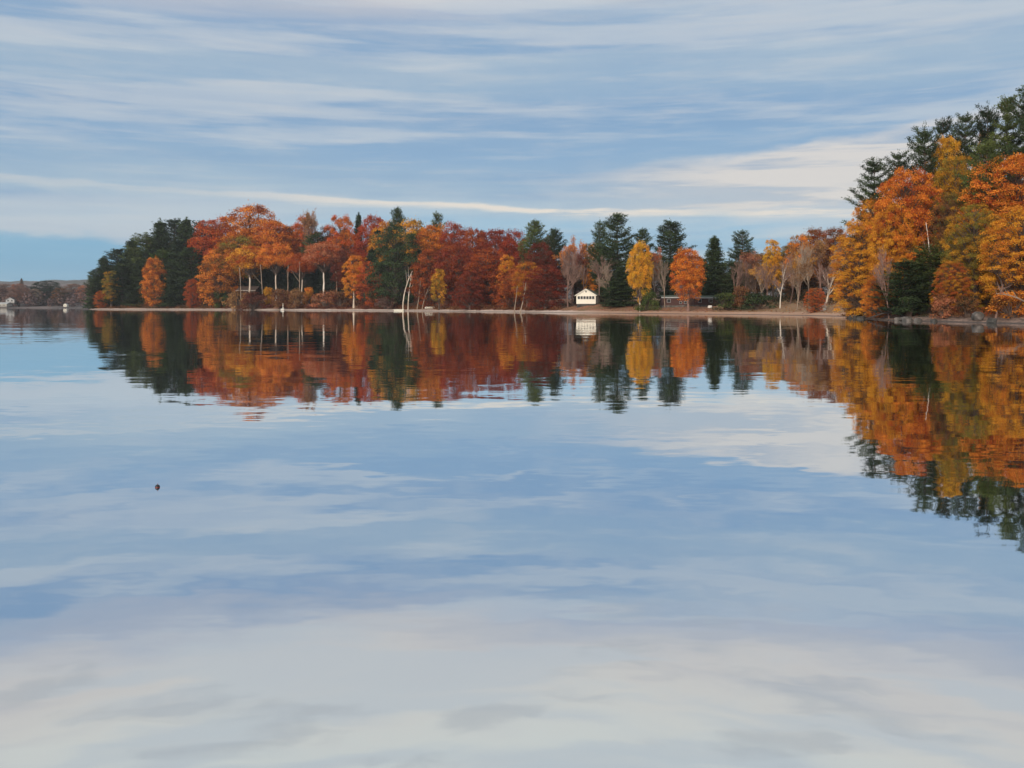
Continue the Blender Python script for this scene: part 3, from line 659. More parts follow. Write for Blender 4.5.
('bare', 766, 262, 158, 34, 'gray', 'gray', 'leafless mauve tree left of the white-trunked one', G7, 'mauve'),
('bare', 755, 262, 164, 32, 'gray', 'gray', 'leafless brownish tree below the small umbrella-topped pine', G7, 'bark'),
('lean', 822, 252, 139, 44, 'gray', 'gray', 'leafless tree with a pale leaning trunk above the white boulder', G7, 'pale'),
('sparse', 797, 262, 143, 30, 'tan', 'brown', 'thin half-bare tree left of the leaning pale trunk', G7, 'gray'),
('spruce', 800, 268, 168, 44, 'deep', 'brown', 'dark evergreen low behind the leafless grey trees', G4),
('round', 846, 244, 150, 34, 'brown', 'gray', 'dull brown tree seen between the cove and the near shore', G4),
('sparse', 838, 262, 140, 30, 'tan', 'orange', 'sparse orange tree above the far end of the cove beach', G7, 'gray'),
('nlow', 815, 288, 135, 22, 'tan', 'ored', 'small coral-orange bushy tree left of the white boulder', G4),
('bare', 560, 246, 206, 36, 'brown', 'brown', 'leafless brown tree between the last crimson tree and the pink-orange one', G7, 'mauve'),
('bare', 598, 256, 196, 36, 'brown', 'brown', 'leafless mauve-brown tree over the right side of the boathouse roof', G7, 'mauve'),
('pinelow', 609, 248, 202, 40, 'deep', 'pine', 'bushy pine filling the gap between the tall pine pair', G4),
('sparse', 820, 240, 158, 44, 'orange', 'tan', 'half-bare orange-tan tree rising before the rounded rust crowns', G7, 'mauve'),
('sparse', 798, 252, 158, 36, 'tan', 'gold', 'half-bare tan tree left of the tallest leafless grey one', G7, 'mauve'),
('round', 757, 254, 184, 36, 'brown', 'tan', 'dull brown tree right of the small umbrella-topped pine', G4),
# --- near right shore
('nround', 925, 186, 101, 56, 'olive', 'rust', 'olive and rust tree behind the white leaning trunk', G5),
('nround', 968, 228, 90, 50, 'olive', 'gold', 'greenish gold tree in the middle of the near bank mass', G5),
('nround', 1000, 232, 84, 54, 'rust', 'olive', 'rusty olive tree under the biggest orange maple', G5),
('nround', 872, 200, 104, 44, 'orange', 'gold', 'orange and gold maple over the golden point tree against the pines', G5),
('npine', 874, 160, 105, 66, 'deep', 'pine', 'outermost left pine of the near shore with feathery tips on the sky', G6),
('npine', 899, 152, 103, 52, 'pine', 'deep', 'pine second from the left above the rusty maple', G6),
('npine', 925, 128, 105, 55, 'deep', 'pine', 'pine left of the yellow maple top', G6),
('npine', 945, 119, 107, 52, 'pine', 'deep', 'pine directly behind the yellow maple top', G6),
('npine', 968, 114, 105, 50, 'deep', 'pine', 'pine in the middle of the near shore ridge right of the yellow top', G6),
('npine', 988, 108, 103, 55, 'pine', 'deep', 'pine behind the small orange patch near the ridge top', G6),
('npine', 1010, 97, 99, 64, 'deep', 'pine2', 'second tallest pine near the right edge', G6),
('npine', 1034, 88, 94, 75, 'deep', 'pine', 'tallest pine at the right edge of the view', G6),
('npine', 1075, 92, 92, 75, 'pine', 'deep', 'pine standing just beyond the right edge', G6),
('npine', 988, 142, 92, 69, 'pine', 'pine2', 'layered pine hanging down between the yellow top and the big orange maple', G6),
('nround', 947, 138, 105, 46, 'yellow', 'gold', 'bright yellow maple top high on the near shore', G5),
('nround', 985, 132, 107, 24, 'orange', 'yellow', 'small orange crown high among the pines', G5),
('nround', 908, 171, 98, 78, 'ored', 'orange', 'large rusty orange-red maple below the left pines', G5),
('nround', 893, 205, 97, 50, 'orange', 'gold', 'orange maple in front of and below the rusty one, left of the white trunk', G5),
('nlow', 866, 222, 101, 72, 'orange', 'gold', 'golden orange tree drooping over the water at the near shore point', G5),
('nround', 958, 158, 100, 62, 'gold', 'olive', 'gold and olive maple under the yellow top', G5),
('nround', 948, 195, 95, 48, 'olive', 'brown', 'olive-brown maple right of the white leaning trunk', G5),
('nround', 1016, 156, 90, 104, 'ored', 'orange', 'biggest orange maple at the right edge under the tallest pines', G5),
('nround', 990, 178, 92, 70, 'orange', 'olive', 'orange-olive maple left of the biggest orange one', G5),
('nlow', 975, 205, 85, 66, 'gold', 'olive', 'gold and green maple with layered boughs down the near bank', G5),
('nlow', 1022, 208, 80, 84, 'orange', 'gold', 'orange maple with spreading boughs low at the right edge', G5),
('nround', 1062, 170, 86, 86, 'orange', 'rust', 'orange maple just beyond the right edge', G5),
('nlow', 1090, 220, 74, 90, 'gold', 'orange', 'golden maple low beyond the right edge', G5),
('pinelow', 914, 222, 99, 66, 'deep', 'pine', 'dark hemlock behind the white leaning trunk', G6),
('pinelow', 930, 246, 91, 64, 'deep', 'pine2', 'dark hemlock right of the white leaning trunk low on the bank', G6),
('nlow', 876, 276, 93, 30, 'rust', 'orange', 'small rust-orange tree under the golden point tree', G5),
('pinelow', 903, 262, 90, 58, 'deep', 'pine', 'low dark hemlock over the grey waterline rocks', G6),
('bare', 889, 246, 90, 34, 'gray', 'gray', 'grey leafless tree between the golden point tree and the hemlock', G7, 'mauve'),
('nlow', 952, 262, 83, 38, 'gold', 'rust', 'small gold tree low on the near bank right of the hemlocks', G5),
('bare', 1004, 244, 79, 46, 'gray', 'gray', 'leafless branchy tree low on the near bank by the right edge', G7, 'bark'),
('shrub', 944, 293, 82, 26, 'brown', 'pink', 'brown-pink bush on the near bank below the small gold tree', G8),
('shrub', 910, 296, 88, 32, 'deep', 'pine', 'dark green bush at the waterline below the hemlocks', G8),
('shrub', 968, 296, 80, 26, 'deep', 'brown', 'dark bush beside the grey boulder on the near bank', G8),
('shrub', 1012, 291, 75, 46, 'brown', 'orange', 'brown and orange bush on the bank at the right edge', G8),
# --- bushes on the peninsula bank
('shrub', 238, 290, 318, 30, 'brown', 'tan', 'brown bush at the left end of the brushy bank', G8),
('shrub', 268, 287, 318, 12, 'yellow', 'gold', 'small pointed yellow bush on the brushy bank', G8),
('shrub', 254, 291, 312, 30, 'brown', 'wine', 'reddish brown bush left of the yellow one', G8),
('shrub', 281, 289, 303, 26, 'wine', 'brown', 'wine-brown bush behind the white post', G8),
('shrub', 297, 288, 299, 22, 'tan', 'brown', 'tan rounded bush between the white post and the orange bush', G8),
('shrub', 309, 287, 306, 13, 'gold', 'orange', 'round gold-orange bush below the smallest flat-crowned maple', G8),
('shrub', 326, 290, 292, 32, 'brown', 'pink', 'pinkish brown bush below the whitest trunk', G8),
('shrub', 342, 291, 287, 26, 'wine', 'brown', 'wine bush left of the slim gold tree', G8),
('shrub', 386, 296, 268, 26, 'wine', 'mauve', 'low mauve bush left of the pale raft', G8),
]
for row in TREES:
    kind, px, top, Y, w_, c1, c2, label, grp = row[:9]; bark = row[9] if len(row) > 9 else 'bark'
    plant(kind, px, top, Y, w_, c1, c2, label, grp, bark)
# shaded trees deep in the wood: nothing tells them apart
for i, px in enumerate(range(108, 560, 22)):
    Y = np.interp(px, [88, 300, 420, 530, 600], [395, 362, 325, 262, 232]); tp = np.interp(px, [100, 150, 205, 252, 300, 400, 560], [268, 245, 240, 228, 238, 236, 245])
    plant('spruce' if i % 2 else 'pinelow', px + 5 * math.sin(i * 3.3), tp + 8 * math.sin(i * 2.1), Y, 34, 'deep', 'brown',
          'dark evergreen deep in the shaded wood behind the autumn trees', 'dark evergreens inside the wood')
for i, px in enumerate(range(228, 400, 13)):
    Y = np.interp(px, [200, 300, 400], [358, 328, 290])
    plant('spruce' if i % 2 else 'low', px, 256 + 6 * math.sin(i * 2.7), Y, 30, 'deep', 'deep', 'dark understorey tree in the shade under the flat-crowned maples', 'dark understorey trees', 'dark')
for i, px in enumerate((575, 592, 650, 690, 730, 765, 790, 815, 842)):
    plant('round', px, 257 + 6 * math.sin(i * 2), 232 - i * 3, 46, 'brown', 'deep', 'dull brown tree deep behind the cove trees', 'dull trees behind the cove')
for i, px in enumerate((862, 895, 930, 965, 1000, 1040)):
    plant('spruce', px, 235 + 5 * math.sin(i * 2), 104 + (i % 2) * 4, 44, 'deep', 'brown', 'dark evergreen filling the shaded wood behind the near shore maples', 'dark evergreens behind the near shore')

# ------------------------------------------------------------------ brush along the shore (uncountable)
def brush(name, label, pts, h0, h1, rad, nleaf, lsz, c1, c2, seed):
    global rng
    rng = np.random.default_rng(seed); PV = []; NV = []; CA = []
    for (x, y) in pts:
        n = int(nleaf * (0.5 + rng.random())); hgt = h0 + (h1 - h0) * rng.random(); r = rad * (0.6 + 0.8 * rng.random())
        u = unit(rng.normal(size=(n, 3))); L = u * (rng.random(n) ** 0.4)[:, None] * np.array([r, r, hgt]); L[:, 2] = np.abs(L[:, 2])
        PV.append(np.array([x, y, H(x, y) - 0.05]) + L); NV.append(unit(u + rng.normal(size=(n, 3)) * 0.6 + [0, 0, 0.4])); CA.append(np.full(n, rng.random()))
    P = np.concatenate(PV); V, I = leaf_quads(P, np.concatenate(NV), np.full(len(P), lsz), 0.6)
    ob = D.objects.new(name, mesh_from(name + '_mesh', V, I, 4, M['leaves'], {'clump': np.concatenate(CA), 'leaf': rng.random(len(P))}))
    ob.color = (*P_[c1], 1); ob['tint2'] = [float(v) for v in P_[c2]] + [1.0]; COL.objects.link(ob); tag(ob, label, 'undergrowth', None, 'stuff'); return ob
r2 = np.random.default_rng(5)
def along(px0, px1, n, i0, i1):
    out_ = []
    xs = [88, 120, 160, 200, 250, 300, 360, 420, 480, 530, 565, 600, 650, 700, 750, 800, 845]; ys = [362, 352, 343, 330, 312, 291, 271, 250, 224, 201, 186, 176, 165, 155, 145, 133, 121]
    for _ in range(n):
        px = px0 + (px1 - px0) * r2.random(); Y = np.interp(px, xs, ys) + i0 + (i1 - i0) * r2.random(); x, y, _z = at(px, 308, Y)
        if sdist(x, y)[0] > 3: out_.append((x, y))
    return out_
brush('undergrowth', 'brown and wine coloured brush covering the peninsula bank', along(215, 400, 260, 5, 30), 0.7, 2.0, 1.4, 60, 0.35, 'brown', 'wine', 1)
brush('undergrowth', 'dark red-brown brush under the crimson trees along the water', along(400, 560, 200, 4, 18), 0.5, 1.6, 1.2, 50, 0.3, 'wine', 'brown', 2)
brush('undergrowth', 'dark brush under the evergreens at the peninsula tip', along(92, 215, 170, 5, 18), 0.6, 2.0, 1.4, 50, 0.35, 'deep', 'brown', 3)
brush('undergrowth', 'brown thicket behind the cove beach', along(560, 640, 60, 26, 45) + along(700, 845, 220, 18, 45), 0.8, 2.4, 1.3, 70, 0.24, 'brown', 'deep', 4)
pts = []
for _ in range(300):
    x, y = 34 + 22 * r2.random(), 58 + 48 * r2.random(); dd = sdist(x, y)[0]
    if 3.0 < dd < 14: pts.append((x, y))
brush('undergrowth', 'brown leafy brush on the near right bank', pts, 0.3, 1.1, 0.8, 90, 0.14, 'brown', 'rust', 6)
# fallen leaves and tufts on the cove slope
def litter_obj():
    n = 9000; P = []
    pts_ = []
    while len(pts_) < n:
        px = 600 + 260 * r2.random(); Y = 118 + 70 * r2.random(); x, y, _z = at(px, 308, Y); pts_.append((x, y))
    pts_ = np.array(pts_); d_ = sdist(pts_[:, 0], pts_[:, 1]); ok = (d_ > 2.5) & (d_ < 26); pts_ = pts_[ok]
    z = hz_(pts_[:, 0], pts_[:, 1]); P = np.column_stack([pts_, z + 0.03]); nn_ = unit(r2.normal(size=(len(P), 3)) * 0.4 + [0, 0, 1])
    V, I = leaf_quads(P, nn_, np.full(len(P), 0.22), 0.8)
    ob = D.objects.new('fallen_leaves', mesh_from('litter_mesh', V, I, 4, M['leaves'], {'clump': r2.random(len(P)), 'leaf': r2.random(len(P))}))
    ob.color = (*P_['rust'], 1); ob['tint2'] = [float(v) for v in P_['tan']] + [1.0]; COL.objects.link(ob); tag(ob, 'orange fallen leaves strewn over the cove slope', 'leaves', None, 'stuff')
rng = np.random.default_rng(77); litter_obj()

# ------------------------------------------------------------------ box / prism mesh builder for buildings
class MB:
    def __init__(s): s.v = []; s.f = []
    def box(s, x0, x1, y0, y1, z0, z1):
        b_ = len(s.v); s.v += [(x, y, z) for z in (z0, z1) for (x, y) in ((x0, y0), (x1, y0), (x1, y1), (x0, y1))]
        s.f += [tuple(b_ + i for i in q_) for q_ in ((3, 2, 1, 0), (4, 5, 6, 7), (0, 1, 5, 4), (1, 2, 6, 5), (2, 3, 7, 6), (3, 0, 4, 7))]; return s
    def prism(s, prof, y0, y1):     # prof: list of (x,z), counter-clockwise seen from -y
        n = len(prof); b_ = len(s.v); s.v += [(x, y0, z) for x, z in prof] + [(x, y1, z) for x, z in prof]
        s.f += [tuple(b_ + i for i in range(n)), tuple(b_ + n + i for i in reversed(range(n)))]
        s.f += [(b_ + i, b_ + n + i, b_ + n + (i + 1) % n, b_ + (i + 1) % n)[::-1] for i in range(n)]; return s
    def build(s, name, mt, parent=None, bevel=0.01, smooth=False):
        me = D.meshes.new(name + '_mesh'); me.from_pydata(s.v, [], s.f); me.materials.append(mt); me.update()
        ob = D.objects.new(name, me); COL.objects.link(ob); ob.parent = parent
        if bevel: md = ob.modifiers.new('bevel', 'BEVEL'); md.width = bevel; md.segments = 1
        if smooth: me.polygons.foreach_set('use_smooth', [True] * len(me.polygons))
        return ob
def empty(name, loc, rz, label, cat, group=None):
    e = D.objects.new(name, None); COL.objects.link(e); e.location = loc; e.rotation_euler = (0, 0, rz); return tag(e, label, cat, group)

def gable_house(name, loc, rz, W, L, hw, hr, wallm, roofm, trimm, label, windows, ov=0.25, vent=True, foundation=True, gable_front=True, cat='cabin'):
    """gable end faces -y when gable_front, otherwise the eaves do"""
    e = empty(name, loc, rz, label, cat)
    if gable_front:
        MB().prism([(-W / 2, 0), (W / 2, 0), (W / 2, hw), (0, hr), (-W / 2, hw)], 0, L).build('wall', wallm, e)
        sl = (hr - hw) / (W / 2); rf = MB(); t_ = 0.1
        for s_ in (1, -1):
            pr = [(0, hr + 0.02), (s_ * (W / 2 + ov), hw - sl * ov + 0.02), (s_ * (W / 2 + ov), hw - sl * ov + 0.02 + t_), (0, hr + 0.02 + t_)]
            if s_ == -1: pr = pr[::-1]
            rf.prism(pr, -ov, L + ov)
        r_ = rf.build('roof', roofm, e, 0)
        fb = MB()
        for s_ in (1, -1):
            pr = [(0, hr - 0.03), (s_ * (W / 2 + ov), hw - sl * ov - 0.03), (s_ * (W / 2 + ov), hw - sl * ov + 0.13), (0, hr + 0.13)]
            if s_ == -1: pr = pr[::-1]
            fb.prism(pr, -ov - 0.05, -ov - 0.004)
        fb.build('fascia', trimm, r_, 0)
        if vent:
            MB().box(-0.13, 0.13, -0.03, 0.02, (hw + hr) / 2 - 0.05, (hw + hr) / 2 + 0.3).build('vent', M['dark_glass'], e)
    else:
        MB().prism([(0, 0), (L, 0), (L, hw), (L / 2, hr), (0, hw)], -W / 2, W / 2).build('wall', wallm, e)
        w_ = [o_ for o_ in e.children][0]
        # turn profile: build along x
        me = w_.data
        for v in me.vertices: v.co = (v.co.y, v.co.x, v.co.z)
        me.flip_normals()
        sl = (hr - hw) / (L / 2); rf = MB()
        for s_ in (0, 1):
            pr = [(L / 2, hr + 0.02), (-ov if s_ == 0 else L + ov, hw - sl * ov + 0.02), (-ov if s_ == 0 else L + ov, hw - sl * ov + 0.14), (L / 2, hr + 0.14)]
            rf.prism(pr, -W / 2 - ov, W / 2 + ov)
        r_ = rf.build('roof', roofm, e, 0)
        for v in r_.data.vertices: v.co = (v.co.y, v.co.x, v.co.z)
        MB().box(-W / 2 - ov, W / 2 + ov, -ov - 0.06, -ov - 0.004, hw - sl * ov - 0.05, hw - sl * ov + 0.16).build('fascia', trimm, r_, 0)
    for (x, z, ww, hh, gm) in windows:
        fr = MB(); b_ = 0.055
        fr.box(x - ww / 2 - b_, x + ww / 2 + b_, -0.06, -0.002, z + hh, z + hh + b_).box(x - ww / 2 - b_, x + ww / 2 + b_, -0.08, -0.002, z - b_, z)
        fr.box(x - ww / 2 - b_, x - ww / 2, -0.058, -0.002, z + 0.001, z + hh - 0.001).box(x + ww / 2, x + ww / 2 + b_, -0.058, -0.002, z + 0.001, z + hh - 0.001)
        f_ = fr.build('window', trimm, e, 0)
        MB().box(x - ww / 2 + 0.002, x + ww / 2 - 0.002, -0.03, -0.004, z + 0.002, z + hh - 0.002).build('pane', gm, f_, 0)
    if foundation: MB().box(-W / 2 - 0.03, W / 2 + 0.03, -0.04, L + 0.03, -1.2, 0.12).build('foundation', M['rock'], e, 0)
    return e
# white boathouse
x, y, z = at(586, 303.8, 192)
win = [(-1.55 + i * 0.62, 1.0, 0.5, 0.62, M['dark_glass']) for i in range(6)]
bh = gable_house('boathouse', (x, y, z), R(-14), 4.15, 6.5, 1.85, 3.1, M['white_paint'], M['roof_cream'], M['white_paint'],
                 'small white boathouse with gable front and a row of dark windows above the shore', win, 0.3, True, False, True, 'boathouse')
MB().box(-2.0, 2.0, 0.05, 6.4, -1.3, -0.003).build('foundation', M['rock_dark'], bh)
# dark red low cabins behind the orange maple
x, y, z = at(677, 306.5, 176)
gable_house('cabin', (x, y, H(x, y) + 0.25), R(-4), 5.6, 4.6, 1.6, 1.95, M['wall_red'], M['roof_green'], M['roof_pale'], 'low dark red cabin with pale eaves left of the orange maple trunk',
            [(0.7, 0.45, 0.4, 0.4, M['dark_glass']), (1.6, 0.45, 0.4, 0.4, M['dark_glass']), (-1.6, 0.7, 0.6, 0.6, M['dark_glass'])], 0.25, False, True, False)
x, y, z = at(706, 306.5, 173)
gable_house('cabin', (x, y, H(x, y) + 0.25), R(3), 4.6, 4.6, 1.45, 1.8, M['wall_red'], M['roof_green'], M['roof_pale'], 'low dark shed cabin with pale eaves right of the orange maple trunk',
            [(-1.2, 0.6, 0.6, 0.6, M['dark_glass']), (0.9, 0.6, 0.6, 0.6, M['dark_glass'])], 0.25, False, True, False)
# cabins among the peninsula trunks
x, y, z = at(336, 290, 322)
cb = gable_house('cabin', (x, y, H(x, y)), R(6), 6.4, 6, 3.9, 5.4, M['wall_brown'], M['roof_green'], M['roof_pale'], 'brown cabin with green-grey roof glimpsed between pale trunks',
            [(-2.0, 1.6, 0.9, 1.1, M['dark_glass']), (1.0, 1.6, 0.9, 1.1, M['dark_glass'])], 0.4, False, True, False)
dk = MB().box(-6.5, 0.5, -2.6, -0.06, 2.2, 2.4)
for i in range(5): dk.box(-6.4 + i * 1.7, -6.28 + i * 1.7, -2.55, -2.43, -0.8, 2.19)
dk.box(-6.5, 0.5, -2.58, -2.5, 3.1, 3.2); dk.build('deck', M['wood_pale'], cb, 0)
x, y, z = at(246, 290, 330)
cb = gable_house('cabin', (x, y, H(x, y)), R(-8), 7.0, 6, 5.2, 6.6, M['wall_brown'], M['wall_brown'], M['wood_pale'], 'dark cabin with a pale porch frame under the flat orange maple',
            [(-1.6, 1.2, 0.9, 1.1, M['dark_glass']), (1.2, 1.2, 0.9, 1.1, M['dark_glass'])], 0.4, False, True, False)
po = MB().box(-2.6, 2.6, -2.2, -2.0, 4.95, 5.2).box(-2.6, -2.38, -2.2, -2.0, -0.8, 4.94).box(2.38, 2.6, -2.2, -2.0, -0.8, 4.94).box(-2.6, 2.6, -2.2, -0.1, 2.1, 2.25)
po.build('porch_frame', M['wood_pale'], cb, 0)

# ------------------------------------------------------------------ small things
def rock(name, px, py, Y, sx_, sy_, sz_, material, label, seed, group='boulders at the waterline', zoff=None):
    import bmesh
    bm = bmesh.new(); bmesh.ops.create_icosphere(bm, subdivisions=3, radius=1.0); rr = np.random.default_rng(seed)
    ph = rr.random(9) * 6; 
    for v in bm.verts:
        p = np.array(v.co); k_ = 1 + 0.16 * math.sin(2.3 * p[0] + ph[0]) * math.sin(2.9 * p[1] + ph[1]) + 0.12 * math.sin(4.1 * p[2] + ph[2] + 2 * p[0]) + 0.05 * rr.normal()
        q_ = p * k_; q_ = np.sign(q_) * np.minimum(np.abs(q_), 0.82); v.co = (q_[0] * sx_, q_[1] * sy_, q_[2] * sz_)
    me = D.meshes.new(name + '_mesh'); bm.to_mesh(me); bm.free(); me.materials.append(material)
    ob = D.objects.new(name, me); COL.objects.link(ob); x, y, z = at(px, py, Y); ob.location = (x, y, z if zoff is None else zoff); ob.rotation_euler = (0, 0, rr.random() * 6)
    tag(ob, label, 'rock', group)
rock('boulder', 853, 317, 101, 0.7, 0.6, 0.45, M['rock_dark'], 'dark rock jutting into the water at the near shore point', 1, zoff=0.12)
rock('boulder', 861, 319, 96, 0.5, 0.5, 0.28, M['rock_dark'], 'small dark rock just right of the point rock', 2, zoff=0.08)
rock('boulder', 907, 320, 84.6, 0.6, 0.4, 0.35, M['rock'], 'grey waterline rock below the dark green bush', 3, zoff=0.12)
rock('boulder', 899, 320, 86, 0.5, 0.4, 0.28, M['rock'], 'low grey waterline rock left of the one below the green bush', 4, zoff=0.10)
rock('boulder', 918, 320, 83, 0.45, 0.4, 0.25, M['rock'], 'low grey waterline rock right of the one below the green bush', 5, zoff=0.08)
rock('boulder', 978, 317, 76.5, 0.62, 0.5, 0.45, M['rock'], 'large grey boulder on the near bank among dark bushes', 6, zoff=0.55)
rock('boulder', 992, 320, 73.5, 0.4, 0.35, 0.25, M['rock_dark'], 'dark stone on the bank right of the large grey boulder', 7, zoff=0.2)
rock('boulder', 934, 320, 81, 0.4, 0.3, 0.2, M['rock_dark'], 'small dark stone between the grey waterline rocks and the large boulder', 8, zoff=0.06)
rock('boulder', 823, 302, 137, 0.62, 0.5, 0.5, M['rock_white'], 'white rounded boulder at the foot of the leaning pale trunk', 9, group=None)
bpos = D.objects[-1] if False else None
rock('boulder', 710, 305, 166, 0.45, 0.4, 0.3, M['rock_white'], 'small white stone by the right end of the red cabins', 10, group=None)
for o_ in D.objects:
    if o_.name.startswith('boulder') and o_.get('label', '').find('white') >= 0: o_.location.z = H(o_.location.x, o_.location.y) + 0.25

# slanting pale trunks over the water (x 402-425)
def slender(px0, px1, py1, Y, r0, r1, name, label, group, bark, bend=0.0, base_z=None, forks=2, seed=0, npx0=None):
    """a bare trunk leaning from its foot to its top, with side branches"""
    global rng
    rng = np.random.default_rng(seed + 500); x0, y0, _z = at(px0, 306, Y); zb = H(x0, y0) - 0.15 if base_z is None else base_z
    x1, y1, z1 = at(px1, py1, Y); L = np.array([x1 - x0, -0.6, z1 - zb]); h = np.linalg.norm(L)
    t = np.linspace(0, 1, 10)[:, None]; Q = L * t + np.array([bend, 0, 0]) * (t * (1 - t)) * 4 + np.cumsum(rng.normal(size=(10, 3)) * 0.0035, 0) * h * t
    segs = [(Q, np.linspace(r0, r1, 10))]; tw = []
    for i in range(forks):
        a = Q[5 + i % 4]; d = unit(unit(L) + rng.normal(size=3) * 0.55 + [0, 0, 0.3]); q_ = a + d * (np.linspace(0, 1, 5)[:, None] * h * 0.3); q_[:, 2] += np.linspace(0, 1, 5) ** 2 * h * 0.05
        tw.append((q_, np.linspace(r1 * 0.8, r1 * 0.2, 5)))
    e = empty(name, (x0, y0, zb), 0, label, 'tree', group)
    V, Fq = tubes(segs, 8); ob = D.objects.new('trunk', mesh_from('trunk_mesh', V, Fq, 4, M['bark'], smooth=True)); COL.objects.link(ob); ob.parent = e; ob.color = (*P_[bark], 1)
    if tw:
        V, Fq = tubes(tw, 4); ob = D.objects.new('branches', mesh_from('branch_mesh', V, Fq, 4, M['bark'])); COL.objects.link(ob); ob.parent = e; ob.color = (*P_[bark], 1)
GS = 'slanting pale trunks over the waterline'
slender(403, 413, 271, 258, 0.22, 0.09, 'bare_tree', 'leftmost pale trunk of the slanting clump, curving right at the top', GS, 'pale', -0.8, seed=1, forks=3)
slender(408, 412, 274, 258, 0.18, 0.08, 'bare_tree', 'second pale trunk of the slanting clump, nearly upright', GS, 'pale', -0.2, seed=2)
slender(417, 421, 278, 256, 0.16, 0.07, 'bare_tree', 'third pale trunk, standing apart from the slanting pair', GS, 'gray', 0.1, seed=3)
slender(422, 430, 286, 254, 0.15, 0.06, 'bare_tree', 'lowest slanting trunk leaning right over the upturned boat', GS, 'gray', -0.3, seed=4)
slender(936, 923, 224, 95, 0.13, 0.03, 'birch_tree', 'dead white birch trunk leaning left before the dark hemlock', None, 'white', 0.0, seed=5, forks=1, base_z=None)
slender(995, 999, 285, 76, 0.10, 0.05, 'bare_tree', 'short bare stem with forked twigs on the near bank', None, 'mauve', 0.0, seed=6, forks=4)
slender(520, 526, 281, 206, 0.16, 0.07, 'bare_tree', 'pale stem slanting right under the gold layered maple', None, 'gray', 0.2, seed=7)
slender(514, 517, 286, 210, 0.13, 0.07, 'bare_tree', 'thin pale stem left of the slanting one under the gold maple', None, 'gray', 0.1, seed=8)
slender(241, 240, 268, 316, 0.17, 0.11, 'bare_tree', 'pale straight trunk at the left side of the porch cabin', 'pale straight trunks before the cabins', 'gray', 0.1, seed=9, forks=1)
slender(263, 261, 264, 314, 0.17, 0.11, 'bare_tree', 'greyish straight trunk right of the porch cabin', 'pale straight trunks before the cabins', 'gray', 0.1, seed=10, forks=1)
slender(299, 300, 262, 308, 0.17, 0.11, 'bare_tree', 'straight grey trunk left of the smallest flat-crowned maple', 'pale straight trunks before the cabins', 'gray', 0.1, seed=11, forks=1)
slender(337, 336, 266, 306, 0.17, 0.11, 'bare_tree', 'straight pale trunk in front of the green-roofed cabin', 'pale straight trunks before the cabins', 'gray', 0.1, seed=12, forks=1)
slender(287, 289, 266, 312, 0.2, 0.13, 'bare_tree', 'thin grey trunk midway between the two cabins', 'pale straight trunks before the cabins', 'gray', 0.1, seed=13, forks=1)
slender(848, 847, 278, 128, 0.14, 0.10, 'bare_tree', 'left of two slim pale trunks beside the golden point tree', 'slim pale trunks behind the point', 'gray', 0.0, seed=14, forks=1)
slender(855, 856, 280, 126, 0.12, 0.08, 'bare_tree', 'right of two slim pale trunks beside the golden point tree', 'slim pale trunks behind the point', 'pale', 0.0, seed=15, forks=1)
# fallen branch leaning to the water at the near shore
def log(name, label, a, b, r0, r1, bark):
    a = np.array(a, float); b = np.array(b, float); t = np.linspace(0, 1, 9)[:, None]
    Q = (b - a) * t; Q[:, 2] += (0.25 * np.sin(t * 3.1))[:, 0]
    segs = [(Q, np.linspace(r0, r1, 9))]
    for i in (3, 5, 6): segs.append((Q[i] + np.array([[0, 0, 0], [-0.3, -0.1, 0.25], [-0.6, -0.25, 0.65], [-0.8, -0.3, 1.0 - 0.1 * i]]), np.linspace(r1, r1 * 0.3, 4)))
    V, Fq = tubes(segs, 7); ob = D.objects.new(name, mesh_from(name + '_mesh', V, Fq, 4, M['bark'], smooth=True)); COL.objects.link(ob); ob.location = a; ob.color = (*P_[bark], 1)
    tag(ob, label, 'log')
x0, y0, _ = at(908, 306, 89); x1, y1, _ = at(868, 318, 90)
log('fallen_log', 'dark fallen trunk sloping down to the water beside the point', (x0, y0, H(x0, y0) + 0.5), (x1, y1, 0.15), 0.16, 0.06, 'dark')
x0, y0, _ = at(1032, 300, 74); x1, y1, _ = at(996, 302, 73)
log('fallen_log', 'pale dead branch jutting left from the bank at the right edge', (x0, y0, H(x0, y0) + 0.9), (x1, y1, 2.4), 0.07, 0.03, 'gray')

